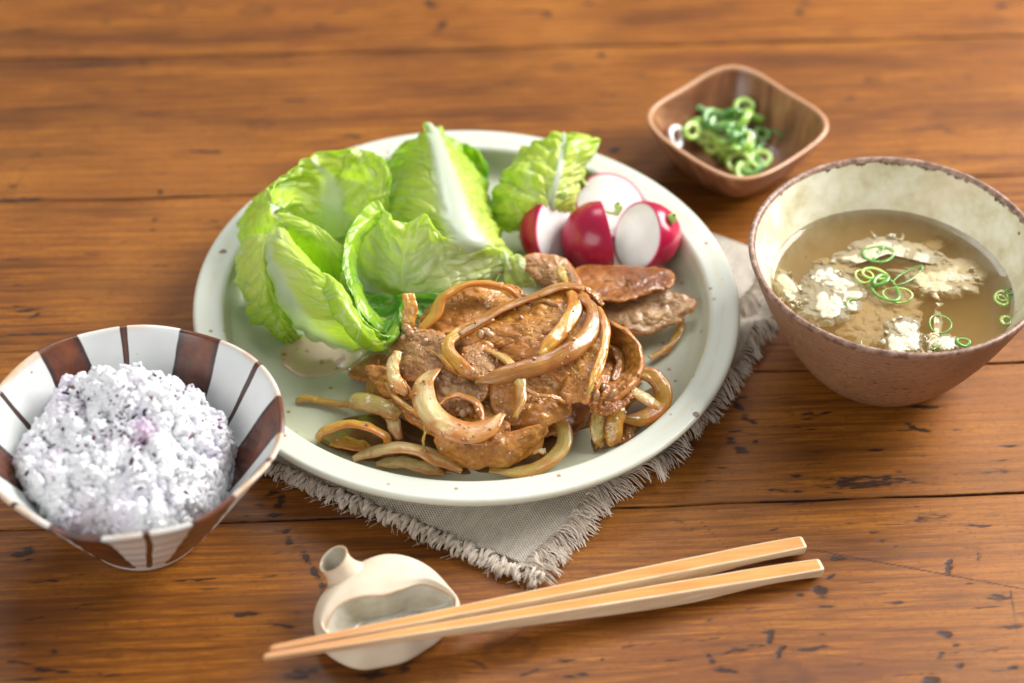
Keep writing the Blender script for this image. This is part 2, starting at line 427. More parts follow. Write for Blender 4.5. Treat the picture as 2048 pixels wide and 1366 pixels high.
def make_table():
    rnd = np.random.RandomState(5)
    root = thing("wooden_table", (0, 0, 0), "worn orange brown pine table top with knots, dents and dark scratches under all the dishes", "table")
    knots = [(at(u, v, 0)[0], at(u, v, 0)[1], r) for u, v, r in KNOTS if r > 0]
    marks = [(at(u, v, 0)[0], at(u, v, 0)[1], a, b, math.radians(t + 5.0), s) for u, v, a, b, t, s in MARKS]
    for k in range(150):   # many small ones along the grain
        x, y = rnd.uniform(-27, 27), rnd.uniform(-20, 27)
        l = rnd.choice([.12, .2, .35, .6], p=[.4, .3, .2, .1])
        marks.append((x, y, l, rnd.uniform(.03, .07), rnd.normal(.097, .10), rnd.uniform(.45, .9)))
    # long scratches and the dark line running to the right from the chopstick handles
    scr = [((1620, 1098), (2048, 1178), .04, 1.0), ((590, 1050), (660, 1230), .05, .5), ((1400, 1040), (1470, 1110), .03, .8), ((700, 920), (715, 1080), .02, .5),
           ((1000, 1290), (1060, 1250), .04, .7), ((1060, 1180), (1330, 1130), .03, .3), ((0, 400), (90, 397), .06, .8), ((20, 395), (75, 300), .10, .38),
           ((1960, 1085), (1918, 1040), .02, .6), ((2020, 1180), (2048, 1330), .04, .6), ((690, 1230), (800, 1250), .03, .5)]
    scr = [(at(*a, 0), at(*b, 0), w_, s_) for a, b, w_, s_ in scr]
    ys = [19.93, 9.75, -2.20, -9.38]
    bounds = [69.0, 56.0, 44.0, 31.5] + ys + [-22.5, -34.0, -46.0]
    tones = [.6, .6, .62, .70, .52, .66, .55, .60, .6, .6]
    SL = 0.097
    for i in range(len(bounds) - 1):
        y1, y0 = bounds[i], bounds[i + 1]
        inview = y0 < 29 and y1 > -22
        nx, ny = (460, max(40, int((y1 - y0) / 0.065))) if inview else (60, 20)
        xs = np.concatenate([np.linspace(-62, -28, 15), np.linspace(-27.5, 27.5, nx - 30), np.linspace(28, 62, 15)]) if inview else np.linspace(-62, 62, nx)
        tt = np.linspace(0, 1, ny)
        X, T = np.meshgrid(xs, tt, indexing='ij')
        gap = 0.035
        wob1 = 0.05 * vnoise(np.stack([X * .35, X * 0, X * 0 + i], -1)) + SL * X
        wob0 = 0.05 * vnoise(np.stack([X * .35, X * 0, X * 0 + i + 1], -1)) + SL * X
        Y = (y0 + wob0 + gap) * (1 - T) + (y1 + wob1 - gap) * T
        # grain phase
        yy = Y - SL * X
        phs = 0.35 * fbm(np.stack([X * .03, Y * .12, X * 0 + i * 7], -1), 3, 11) * 3
        kn = np.zeros_like(X)
        for (kx, ky, kr) in knots:
            if not (y0 - 1 < ky - SL * kx < y1 + 1): continue
            dx, dy = X - kx, yy - (ky - SL * kx)
            yy = ky - SL * kx + np.sign(dy) * np.sqrt(np.maximum(dy ** 2 - (kr * 1.1) ** 2 * np.exp(-(dx / (kr * 3.2)) ** 2), 0))
            d = np.sqrt((dx / 1.35) ** 2 + (Y - ky - .05 * dx) ** 2) / kr
            d = d + .30 * fbm(np.stack([X * 3, Y * 3, X * 0], -1), 3, 31)
            ring = 0.45 + 0.4 * np.cos(d * 9)
            kn = np.maximum(kn, sstep(1.2, .8, d) * (.12 + .42 * ring) + .45 * np.exp(-((d - 1) / .12) ** 2) * np.clip(.6 + 1.2 * vnoise(np.stack([X * 1.5, Y * 3, X * 0], -1), 77), 0, 1))
        freq = 1.55 + .9 * vnoise(np.stack([X * 0.01, Y * .25, X * 0 + i], -1), 3)
        phase = yy * 2.0 + phs * freq
        dark = np.zeros_like(X)
        PX = np.stack([X, Y, X * 0 + i], -1)
        wpx = fbm(PX * [2.4, 5, 1], 3, 61, .6); wpy = fbm(PX * [3.0, 6, 1], 3, 67, .6)
        strk = vnoise(PX * [1.6, 15, 1], 71) * .6 + vnoise(PX * [4, 9, 1], 73) * .5
        for (mx, my, a, b, t, s) in marks:
            if not (y0 - 1.5 < my - SL * mx < y1 + 1.5): continue
            msk = np.abs(X - mx) < 2.4 * max(a, b)
            if not msk.any(): continue
            dx, dy = X - mx + wpx * (.35 * a + .10), Y - my + wpy * (.5 * b + .06)
            c_, s_ = math.cos(t), math.sin(t)
            q = ((c_ * dx + s_ * dy) / a) ** 2 + ((-s_ * dx + c_ * dy) / b) ** 2
            dark = np.maximum(dark, s * 1.12 * np.exp(-q * 1.0) * np.clip(.78 + .60 * strk, 0, 1.2))
        for (p, q_, w_, s_) in scr:
            d_ = q_[:2] - p[:2]
            L = np.dot(d_, d_)
            t = np.clip(((X - p[0]) * d_[0] + (Y - p[1]) * d_[1]) / L, 0, 1)
            dist = np.hypot(X - p[0] - t * d_[0], Y - p[1] - t * d_[1])
            dark = np.maximum(dark, s_ * .8 * np.exp(-(dist / w_) ** 2))
        e = np.minimum(Y - (y0 + wob0), (y1 + wob1) - Y)   # grime by the joints
        en = fbm(np.stack([X * .8, Y * 3, X * 0], -1), 3, 41)
        dark = np.maximum(dark, (.55 + .5 * en) * np.exp(-(e / .09) ** 2))
        Z = -.06 * np.exp(-(e / .05) ** 2) - .02 * sstep(.35, .8, dark) + .012 * fbm(np.stack([X * .12, Y * .3, X * 0], -1), 2, 51)
        Z = Z - Z.max() - 0.0
        V = np.stack([X, Y, Z], -1).reshape(-1, 3)
        F = grid_faces(nx, ny)
        n0 = len(V)
        # skirt down and underside
        ring_idx = np.concatenate([np.arange(nx) * ny, (nx - 1) * ny + np.arange(1, ny), (np.arange(nx - 2, -1, -1)) * ny + ny - 1, np.arange(ny - 2, 0, -1)])
        low = V[ring_idx].copy(); low[:, 2] = -2.6
        V2 = np.concatenate([V, low])
        m = len(ring_idx)
        k = np.arange(m)
        sk = np.stack([ring_idx[k], n0 + k, n0 + (k + 1) % m, ring_idx[(k + 1) % m]], -1)
        F = np.concatenate([F, sk])
        pad = lambda a: np.concatenate([a.ravel(), a.ravel()[ring_idx]])
        mesh_obj("plank", V2, F, WOOD, root, attrs={"phase": pad(phase + i * 3.3), "dark": pad(dark), "knot": pad(kn), "tone": np.full(len(V2), tones[i])})
    # filler strips in the joints: dirt packed under the gaps
    return root


make_table()
# ------------------------------------------------------------------ crockery
PLATE_C = at(931, 0, 0)
PLATE_C = np.array([-1.86, -0.07])
NAP = 0.30   # plate foot stands on the folded napkin


def make_plate():
    g = NT("celadon_plate_glaze")
    co = g.coord()
    n1 = g.noise(co, 9, 4, .55)
    base = g.ramp(n1, [(.3, (.46, .47, .315)), (.55, (.53, .535, .385)), (.8, (.59, .585, .45))])
    base = g.mix(g.maprange(g.noise(co, 300, 2), .45, .65, 0, .12), base, (.42, .43, .28))
    rim = g.attr("rimw")
    base = g.mix(rim, base, (.62, .635, .55))
    base = g.mix(g.math('MULTIPLY', g.attr("ochre"), g.maprange(g.noise(co, 120, 3), .3, .6)), base, (.55, .43, .20))
    sp = g.vor(co, 55)
    keep = g.maprange(g.noise(co, 23, 1), .44, .50)
    spk = g.math('MULTIPLY', g.maprange(sp.outputs['Distance'], .105, .06), keep)
    sp2 = g.vor(co, 130)
    spk2 = g.math('MULTIPLY', g.maprange(sp2.outputs['Distance'], .15, .07), g.maprange(g.noise(co, 37, 1), .36, .44))
    base = g.mix(g.math('MULTIPLY', spk2, .8), base, (.30, .14, .04))
    base = g.mix(g.math('MULTIPLY', spk, .9), base, (.13, .055, .018))
    g.P(Base_Color=base, Roughness=.36, Specular_IOR_Level=.45)
    g.P(Normal=g.bump(g.noise(co, 60, 3), .06, .001))
    prof = [(0, .95), (3, .93), (6, .93), (7.8, .96), (8.7, 1.0), (9.2, 1.13), (9.5, 1.38), (9.66, 1.75), (9.76, 2.04), (9.86, 2.16), (10.02, 2.215),
            (10.4, 2.25), (10.75, 2.29), (10.92, 2.27), (11.0, 2.18), (10.99, 2.05), (10.88, 1.90), (10.6, 1.80), (10.0, 1.66), (9.6, 1.35), (9.2, .95), (8.4, .62), (7.4, .50), (7.2, .38), (7.1, NAP), (6.7, NAP), (6.6, .45), (5, .5), (0, .5)]
    P = catmull(np.array(prof), 150)
    P[:, 0] = np.maximum(P[:, 0], 0); P[0, 0] = P[-1, 0] = 0.0001
    V, F = lathe(P, 220, PLATE_C)
    r = np.hypot(V[..., 0] - PLATE_C[0], V[..., 1] - PLATE_C[1])
    th = np.arctan2(V[..., 1] - PLATE_C[1], V[..., 0] - PLATE_C[0])
    V[..., 2] += (.03 * np.sin(th * 2 + 1) + .015 * np.sin(th * 3)) * sstep(6, 11, r)
    s = 1 + (.004 * np.sin(th * 2 + .4) + .002 * np.sin(5 * th)) * sstep(6, 11, r)
    V[..., 0] = PLATE_C[0] + (V[..., 0] - PLATE_C[0]) * s
    V[..., 1] = PLATE_C[1] + (V[..., 1] - PLATE_C[1]) * s
    top = np.arange(V.shape[1])[None, :] < 95
    rimw = (sstep(9.5, 10.0, r) * 0.85) * np.ones_like(r)
    ochre = .55 * np.exp(-((r - 9.74) / .05) ** 2) + .28 * np.exp(-((r - 10.95) / .05) ** 2) + .25 * np.exp(-((r - 10.35) / .12) ** 2) * (fbm(np.stack([th * 3, r, r * 0], -1), 2) > 0)
    o = mesh_obj("dinner_plate", V.reshape(-1, 3), F, g.m, origin=(PLATE_C[0], PLATE_C[1], NAP), attrs={"rimw": rimw.ravel(), "ochre": ochre.ravel()})
    tag(o, "large pale celadon stoneware dinner plate with brown speckles, holding the pork and lettuce", "plate")


make_plate()


def plate_z(x, y):
    r = math.hypot(x - PLATE_C[0], y - PLATE_C[1])
    return float(np.interp(r, [0, 7.8, 8.6, 9.1, 9.42, 9.68, 11], [.95, .96, 1.03, 1.25, 1.62, 2.1, 2.3]))


SOUP_C = np.array([15.0, -0.48]); SOUP_H = 6.0; SOUP_R = 5.88
RICE_C = np.array([-13.65, -10.83]); RICE_H = 5.5; RICE_R = 5.46


def make_soup_bowl():
    root = thing("soup_bowl", (SOUP_C[0], SOUP_C[1], 0), "round brown unglazed stoneware bowl with cream glazed inside, filled with egg soup", "bowl")
    o_ = NT("brown_stoneware"); co = o_.coord()
    b = o_.ramp(o_.noise(co, 30, 4, .6), [(.3, (.235, .115, .052)), (.7, (.35, .185, .088))])
    sp = o_.noise(o_.coord((1, 1, 1.6)), 330, 3, .7)
    b = o_.mix(o_.maprange(sp, .56, .68, 0, .75), b, (.095, .045, .024))
    b = o_.mix(o_.maprange(o_.noise(co, 420, 2, .6), .60, .70, 0, .5), b, (.46, .30, .19))
    zz = o_.n('ShaderNodeSeparateXYZ', {0: o_.n('ShaderNodeTexCoord').outputs['Object']}).outputs[2]
    b = o_.mix(o_.maprange(zz, .030, .058, 0, .35), b, (.30, .19, .15))
    o_.P(Base_Color=b, Roughness=.6, Specular_IOR_Level=.3)
    w1 = o_.bump(sp, .35, .0005)
    lines = o_.n('ShaderNodeTexWave', {'Vector': co, 'Scale': 120.0, 'Distortion': 1.5}, bands_direction='Z').outputs[0]
    o_.P(Normal=o_.bump(lines, .12, .0006, w1))
    i_ = NT("cream_bowl_glaze"); co = i_.coord()
    n = i_.noise(co, 95, 4, .6)
    b = i_.ramp(n, [(.3, (.54, .48, .29)), (.48, (.68, .64, .46)), (.65, (.78, .76, .62))])
    b = i_.mix(i_.maprange(i_.noise(co, 24, 3), .5, .7, 0, .4), b, (.70, .52, .32))
    b = i_.mix(i_.math('MULTIPLY', i_.maprange(i_.vor(co, 190).outputs[0], .2, .08), i_.maprange(i_.noise(co, 40, 1), .55, .65)), b, (.16, .09, .04))
    drip = i_.noise(i_.coord((1, 1, .35)), 210, 3, .65)
    e = i_.math('ADD', i_.attr("rim"), i_.math('MULTIPLY', i_.math('SUBTRACT', drip, .5), 1.5))
    b = i_.mix(i_.maprange(e, .86, 1.06), b, (.085, .045, .028))
    i_.P(Base_Color=b, Roughness=.28, Specular_IOR_Level=.5)
    i_.P(Normal=i_.bump(n, .12, .0008))
    r_ = NT("brown_rim_clay"); co = r_.coord()
    b = r_.ramp(r_.noise(co, 300, 4, .7), [(.35, (.13, .070, .050)), (.5, (.27, .155, .105)), (.68, (.44, .30, .23))])
    r_.P(Base_Color=b, Roughness=.42, Normal=r_.bump(r_.noise(co, 300, 3), .25, .0006))
    outer = [(0.0001, .25), (1.9, .25), (2.1, .05), (2.35, 0.0), (2.6, .1), (3.15, .62), (3.8, 1.5), (4.45, 2.65), (4.98, 3.75), (5.4, 4.75), (5.68, 5.45), (5.80, 5.78)]
    rim = [(5.80, 5.78), (5.86, 5.93), (5.85, 6.03), (5.77, 6.08), (5.67, 6.05), (5.58, 5.93)]
    inner = [(5.58, 5.93), (5.46, 5.6), (5.22, 5.0), (4.92, 4.3), (4.75, 3.9), (4.4, 3.1), (3.8, 2.2), (2.9, 1.3), (1.6, .8), (0.0001, .65)]
    def wob(V):
        th = np.arctan2(V[..., 1] - SOUP_C[1], V[..., 0] - SOUP_C[0])
        k = V[..., 2] / 6
        V[..., 2] += .05 * np.sin(th * 2 - .6) * k
        return V
    for nm, pr, m, nn in (("outer_wall", outer, o_.m, 70), ("rim", rim, r_.m, 16), ("inner_wall", inner, i_.m, 60)):
        P = catmull(np.array(pr), nn)
        V, F = lathe(P, 200, SOUP_C)
        V = wob(V)
        at_ = {"rim": sstep(5.45, 6.0, V[..., 2]).ravel()}
        mesh_obj(nm, V.reshape(-1, 3), F, m, root, attrs=at_)


make_soup_bowl()


def make_rice_bowl():
    root = thing("rice_bowl", (RICE_C[0], RICE_C[1], 0), "white ceramic bowl with wide and narrow rust brown stripes, heaped with rice", "bowl")
    g = NT("striped_bowl_glaze"); co = g.coord()
    white = g.ramp(g.noise(co, 40, 3), [(.3, (.62, .64, .62)), (.7, (.76, .77, .75))])
    white = g.mix(g.math('MULTIPLY', g.maprange(g.vor(co, 160).outputs[0], .09, .04), g.maprange(g.noise(co, 60, 1), .5, .6)), white, (.06, .05, .05))
    br = g.ramp(g.noise(g.coord((1, 1, .6)), 70, 5, .65), [(.3, (.035, .018, .014)), (.5, (.115, .036, .018)), (.7, (.21, .062, .022))])
    st = g.attr("stripe")
    stn = g.math('ADD', st, g.math('MULTIPLY', g.math('SUBTRACT', g.noise(co, 80, 3), .5), .22))
    s = g.maprange(stn, .44, .56)
    edge = g.math('SUBTRACT', g.maprange(stn, .46, .56), g.maprange(stn, .62, .95))
    br = g.mix(g.math('MULTIPLY', edge, .75), br, (.018, .016, .018))
    b = g.mix(s, white, br)
    tan = g.math('MULTIPLY', g.attr("rim"), g.maprange(g.noise(co, 110, 3), .3, .6, .45, 1))
    b = g.mix(tan, b, g.mix(s, (.56, .35, .19), (.15, .05, .025)))
    g.P(Base_Color=b, Roughness=g.math('SUBTRACT', .30, g.math('MULTIPLY', s, .06)), Specular_IOR_Level=.55)
    g.P(Normal=g.bump(g.attr("groove"), .30, .0008, g.bump(g.noise(co, 50, 2), .07, .001)))
    prof = [(0.0001, .35), (1.75, .35), (1.85, .02), (2.05, 0), (2.2, .05), (2.35, .35), (2.75, .95), (3.35, 1.9), (3.95, 2.95), (4.5, 3.9), (5.0, 4.75), (5.30, 5.25), (5.42, 5.42), (5.44, 5.50), (5.36, 5.56), (5.24, 5.52), (5.12, 5.35), (4.85, 4.9),
            (4.35, 4.05), (3.75, 3.05), (3.1, 2.1), (2.4, 1.25), (1.5, .75), (0.0001, .6)]
    P = catmull(np.array(prof), 170)
    n = 288
    V, F = lathe(P, n, RICE_C)
    th = np.linspace(0, 2 * math.pi, n, endpoint=False)[:, None] * np.ones((1, len(P)))
    z = V[..., 2]; k = z / RICE_H
    r = np.hypot(V[..., 0] - RICE_C[0], V[..., 1] - RICE_C[1])
    # hand made: faceted rim of gentle scallops
    sc = 1 + k ** 2 * (.010 * np.sin(3 * th + .6) + .007 * np.cos(8 * th + 1.2) + .012 * np.cos(2 * th - 1.0))
    V[..., 0] = RICE_C[0] + (V[..., 0] - RICE_C[0]) * sc
    V[..., 1] = RICE_C[1] + (V[..., 1] - RICE_C[1]) * sc
    V[..., 2] += k ** 3 * (.07 * np.cos(2 * th + .3) + .05 * np.sin(8 * th + .4))
    outer = (np.arange(len(P)) < 97)[None, :] * np.ones((n, 1))
    V[..., 0] += outer * .012 * np.sin(z * 6.5) * np.cos(th) * (z < 5)
    V[..., 1] += outer * .012 * np.sin(z * 6.5) * np.sin(th) * (z < 5)
    wide = WIDE; thin = THIN
    st = np.zeros_like(th)
    deg = np.degrees(th) % 360
    wn = 6 * fbm(np.stack([z * .5, np.cos(th) * 2, np.sin(th) * 2], -1), 2, 3) * .35
    for a, hw in wide:
        hw = hw * (RICE_R / np.maximum(r, 1.5)) ** .45
        d = np.abs((deg + wn - a + 180) % 360 - 180)
        st = np.maximum(st, .5 + .5 * np.clip((hw - d) / 3.5, -1, 1))
    for a, hw in thin:
        hw = hw * (RICE_R / np.maximum(r, 1.5)) ** .8
        d = np.abs((deg + wn - a + 180) % 360 - 180)
        st = np.maximum(st, .5 + .35 * np.clip((hw - d) / 1.2, -1, 1))
    st = st * sstep(.2, .6, z) * 1.0
    idx = np.arange(len(P))[None, :] / len(P)
    rim = np.exp(-((z - 5.62) / .12) ** 2) * (r > 5.0) + 0 * th
    gro = outer * (.5 + .5 * np.sin(z * 6.5 + .5 * np.sin(th) + .6 * np.sin(z * 2.3)))
    mesh_obj("bowl_body", V.reshape(-1, 3), F, g.m, root, attrs={"stripe": st.ravel(), "rim": np.clip(rim, 0, 1).ravel(), "groove": gro.ravel()})


# stripes seen on the inner wall, degrees from +x (camera looks along +y)
WIDE = [(128.5, 9.5), (68.5, 9.5), (8, 10.5), (-49, 10.5), (-103, 10.5), (-162, 10)]
THIN = [(101.4, 1.2), (38.3, 1.2), (-16, 1.2), (-77, 1.2), (-131, 1.2), (163.8, 1.2)]
make_rice_bowl()

# ------------------------------------------------------------------ small wooden dish
DISH_C = np.array([9.55, 11.75]); DISH_H = 2.5


def make_dish():
    g = NT("acacia_wood")
    rot = g.corot((0, .25, math.radians(-48)), (1, 6, 1))
    n = g.noise(rot, 26, 5, .6, .6)
    b = g.ramp(n, [(.30, (.085, .028, .014)), (.48, (.22, .085, .038)), (.62, (.36, .165, .075)), (.8, (.52, .28, .14))])
    b = g.mix(g.attr("rim"), b, (.50, .27, .14))
    g.P(Base_Color=b, Roughness=.30, Specular_IOR_Level=.5, Coat_Weight=.35, Coat_Roughness=.18)
    g.P(Normal=g.bump(g.noise(rot, 90, 3), .1, .0006))
    n_ = 200
    th = np.linspace(0, 2 * math.pi, n_, endpoint=False)
    R = 3.98
    # (scale, z, squareness)
    prof = [(.0001, .18), (.40, .18), (.45, .0), (.50, .0), (.58, .12), (.70, .55), (.82, 1.15), (.92, 1.8), (.985, 2.3), (1.0, 2.46), (.995, 2.54), (.97, 2.56), (.945, 2.50), (.90, 2.1), (.81, 1.45), (.70, .85), (.56, .48), (.4, .36), (.0001, .33)]
    P = catmull(np.array(prof), 90)
    P[:, 0] = np.maximum(P[:, 0], 1e-4)
    e = 1.0
    V = np.zeros((n_, len(P), 3))
    for j, (s, z) in enumerate(P):
        ex = 2.0 + 2.0 * min(1, max(0, (s - .3) / .6))     # round foot opening into a rounded square
        t4 = th + math.pi / 4
        rr = R * s * (2 * math.sqrt(.5) ** ex) ** (1 / ex) * (np.abs(np.cos(t4)) ** ex + np.abs(np.sin(t4)) ** ex) ** (-1 / ex)
        V[:, j, 0] = DISH_C[0] + rr * np.cos(th)
        V[:, j, 1] = DISH_C[1] + rr * np.sin(th)
        V[:, j, 2] = z + .10 * (z / 2.5) * np.cos(4 * th) * .5
    rim = np.repeat(np.exp(-((P[:, 1] - 2.56) / .10) ** 2)[None], n_, 0)
    F = grid_faces(n_, len(P), wrap_u=True)
    o = mesh_obj("wooden_dish", V.reshape(-1, 3), F, g.m, origin=(*DISH_C, 0), attrs={"rim": rim.ravel()})
    tag(o, "small square reddish brown wooden dish with rounded corners, holding chopped spring onion", "dish")


make_dish()
# ------------------------------------------------------------------ tubes in bulk
def tubes(paths, radii, sides=4, tips=True):
    """paths (N, k, 3), radii (N, k) -> verts, quads, per path index"""
    P = np.asarray(paths, float); R = np.asarray(radii, float)
    N, k, _ = P.shape
    T = np.gradient(P, axis=1); T /= np.linalg.norm(T, axis=-1, keepdims=True) + 1e-9
    ref = np.where(np.abs(T[..., 2:3]) < .9, np.array([0, 0, 1.0]), np.array([1.0, 0, 0]))
    A = np.cross(T, ref); A /= np.linalg.norm(A, axis=-1, keepdims=True) + 1e-9
    B = np.cross(T, A)
    th = np.linspace(0, 2 * math.pi, sides, endpoint=False)
    V = P[:, :, None, :] + R[:, :, None, None] * (A[:, :, None, :] * np.cos(th)[None, None, :, None] + B[:, :, None, :] * np.sin(th)[None, None, :, None])
    F0 = grid_faces(k, sides, wrap_v=True)
    F = (F0[None] + (np.arange(N) * k * sides)[:, None, None]).reshape(-1, 4)
    return V.reshape(-1, 3), F, np.repeat(np.arange(N), k * sides)


# ------------------------------------------------------------------ linen napkin, folded double
def make_napkin():
    rnd = np.random.RandomState(3)
    lin = NT("natural_linen_weave")
    co = lin.n('ShaderNodeTexCoord').outputs['UV']
    uvx = lin.attr("wu"); uvy = lin.attr("wv")
    def tri(v, f): return lin.math('SINE', lin.math('MULTIPLY', v, f))
    jit = lin.noise(lin.coord((1, 1, 1)), 90, 3)
    a = tri(lin.math('ADD', uvx, lin.math('MULTIPLY', jit, .03)), 2 * math.pi / .145)
    b = tri(lin.math('ADD', uvy, lin.math('MULTIPLY', jit, .03)), 2 * math.pi / .115)
    weave = lin.math('MULTIPLY', a, b)
    hole = lin.math('ADD', lin.math('MULTIPLY', lin.math('ADD', weave, 1.0), .5), lin.math('MULTIPLY', lin.noise(lin.coord(), 260, 2), .5))
    slub = lin.noise(lin.n('ShaderNodeCombineXYZ', {0: uvx, 1: lin.math('MULTIPLY', uvy, .06)}).outputs[0], 9, 3, .7)
    base = lin.ramp(hole, [(.2, (.13, .10, .07)), (.45, (.45, .385, .30)), (.8, (.80, .715, .60))])
    base = lin.mix(lin.maprange(slub, .4, .65, 0, .35), base, (.36, .31, .25))
    lin.P(Base_Color=base, Roughness=.92, Specular_IOR_Level=.1, Sheen_Weight=.25, Sheen_Roughness=.5)
    lin.P(Normal=lin.bump(hole, .8, .0008))
    yarn = NT("frayed_linen_yarn")
    t = yarn.attr("tone")
    yarn.P(Base_Color=yarn.ramp(t, [(0, (.42, .33, .245)), (.5, (.64, .545, .44)), (1, (.82, .75, .66))]), Roughness=.9, Sheen_Weight=.3, Specular_IOR_Level=.1)
    root = thing("linen_napkin", (1, -4, 0), "natural grey beige linen napkin with frayed edges, folded double under the plate", "napkin")
    C1 = np.array([1.05, -12.6]); C2 = np.array([11.3, 5.6])
    B = (C2 - C1); LB = np.linalg.norm(B); B /= LB
    A = np.array([-.895, .447]); LA = 13.6

    def layer_pt(s, t, dz, lay):
        # s along A (0..LA), t along B (0..LB)
        x = C1[0] + A[0] * s + B[0] * t
        y = C1[1] + A[1] * s + B[1] * t
        z = dz + .05 * vnoise(np.stack([x * .35, y * .35, 0 * x + lay], -1)) + .035 * np.sin(t * .9 + s * .3)
        # puckered towards the frayed edge
        z = z + .10 * np.exp(-s / .8) * (1 + np.sin(t * 2.1 + lay * 2))
        return np.stack([x, y, np.maximum(z, .03 + lay * .09)], -1)
    for lay, (dz, in_s, t0, t1, s1) in enumerate(((.07, -.15, .10, LB, LA), (.19, .25, .15, LB - .35, LA - .2))):
        s = np.linspace(0, 1, 150); t = np.linspace(0, 1, 220)
        S, T = np.meshgrid(s, t, indexing='ij')
        wav = .12 * np.sin(T * 19 + lay * 1.4) + .08 * np.sin(T * 41)
        sh = -1.15 * sstep(.27, .33, T) if lay == 0 else .0 * T
        S_ = (in_s + wav + sh) * (1 - S) + s1 * S
        T_ = (t0 + .06 * np.sin(S * 25)) * (1 - T) + t1 * T
        G = layer_pt(S_, T_, dz, lay)
        N = grid_normals(G)
        N *= np.sign(N[..., 2:3])
        V = np.concatenate([(G + N * .025).reshape(-1, 3), (G - N * .03).reshape(-1, 3)])
        nu, nv = G.shape[:2]
        F1 = grid_faces(nu, nv); F2 = F1[:, ::-1] + nu * nv
        bi = np.concatenate([np.arange(nu) * nv, (nu - 1) * nv + np.arange(1, nv), (np.arange(nu - 2, -1, -1)) * nv + nv - 1, np.arange(nv - 2, 0, -1)])
        k = np.arange(len(bi)); k2 = (k + 1) % len(bi)
        F3 = np.stack([bi[k], bi[k] + nu * nv, bi[k2] + nu * nv, bi[k2]], -1)
        mesh_obj("cloth", V, np.concatenate([F1, F2, F3]), lin.m, root, attrs={"wu": np.tile(S_.ravel(), 2), "wv": np.tile(T_.ravel(), 2)})
    # long combed fringe on the right edge
    paths, rad, tone = [], [], []
    for lay in (0, 1):
        n = 620
        for i in range(n):
            t = LB * (i + rnd.rand()) / n
            sh = -1.15 * float(sstep(.27, .33, t / LB)) if lay == 0 else 0
            s0 = (.25 if lay else -.15) + .12 * math.sin(t / LB * 19 + lay * 1.4) + .08 * math.sin(t / LB * 41) + sh + .08
            # groups that lean together
            lean = .28 * math.sin(t * 2.3 + lay * 2) + .22 * math.sin(t * 6.1) + rnd.normal(0, .10) - .25
            L = (.90 if lay else .86) + rnd.normal(0, .07) + .12 * math.sin(t * 4.7 + lay)
            p0 = layer_pt(np.array(s0), np.array(t), .07 + .12 * lay, lay)
            d = np.array([-A[0] + lean * B[0], -A[1] + lean * B[1]]); d /= np.linalg.norm(d)
            q = np.linspace(0, 1, 6)
            hook = rnd.normal(0, .16)
            x = p0[0] + d[0] * L * q + B[0] * hook * q ** 3
            y = p0[1] + d[1] * L * q + B[1] * hook * q ** 3
            z = p0[2] + (.20 + .12 * lay + rnd.normal(0, .05)) * np.sin(q * 3.0) * (1 - .3 * q) + rnd.normal(0, .012)
            z = z * (1 - .55 * q ** 2) + .03 * q
            paths.append(np.stack([x, y, np.maximum(z, .03)], -1))
            r = rnd.uniform(.013, .024)
            rad.append(r * np.array([1, 1, 1, 1.05, 1.25, .7]))
            tone.append(np.clip(rnd.normal(.55, .22), 0, 1))
    V, F, ix = tubes(paths, rad, 4)
    o = mesh_obj("combed_fringe", V, F, yarn.m, root, attrs={"tone": np.array(tone)[ix]})
    o["kind"] = "stuff"
    # woolly tufted edge on the left
    paths, rad, tone = [], [], []
    for lay in (0, 1):
        nt = 110
        for i in range(nt):
            s0 = (LA + .6) * (i + rnd.rand() * .8) / nt - .5
            big = .8 + .5 * rnd.rand()
            dirA = rnd.normal(0, .55); tb = rnd.uniform(-.12, .1) + (.02 if lay else -.16)
            base = layer_pt(np.array(s0), np.array(tb), .10 + .12 * lay, lay)
            tn = np.clip(rnd.normal(.55, .18), 0, 1)
            yaw = rnd.uniform(-1, 1); rr = rnd.uniform(.09, .17) * big
            for j in range(11):
                off = rnd.normal(0, .035, 3)
                q = np.linspace(0, 1, 8)
                an = (-.3 + q * rnd.uniform(3.2, 5.0))
                ou = (1 - np.cos(an)) * rr * 1.25            # outwards
                up = np.sin(an) * rr * .9 + .10
                sd = (q - .3) * rr * (1.6 * yaw + rnd.normal(0, .25))
                x = base[0] + off[0] - B[0] * ou + A[0] * sd; y = base[1] + off[1] - B[1] * ou + A[1] * sd
                z = base[2] * .6 + abs(off[2]) + up
                paths.append(np.stack([x, y, np.maximum(z, .02 + .05 * rnd.rand())], -1))
                rad.append(rnd.uniform(.016, .027) * np.array([1, 1, 1, 1, 1, 1, .8, .3]))
                tone.append(np.clip(tn + rnd.normal(0, .12), 0, 1))
            if rnd.rand() < .5:      # stray hairs
                q = np.linspace(0, 1, 8)
                a = rnd.uniform(-1, 1)
                x = base[0] + (-B[0] + a * A[0]) * .75 * q; y = base[1] + (-B[1] + a * A[1]) * .75 * q
                paths.append(np.stack([x, y, base[2] + .2 * q * (1 - q) + .04], -1)); rad.append(np.full(8, .006)); tone.append(.9)
    V, F, ix = tubes(paths, rad, 4)
    o = mesh_obj("woolly_edge", V, F, yarn.m, root, attrs={"tone": np.array(tone)[ix]})
    o["kind"] = "stuff"


make_napkin()


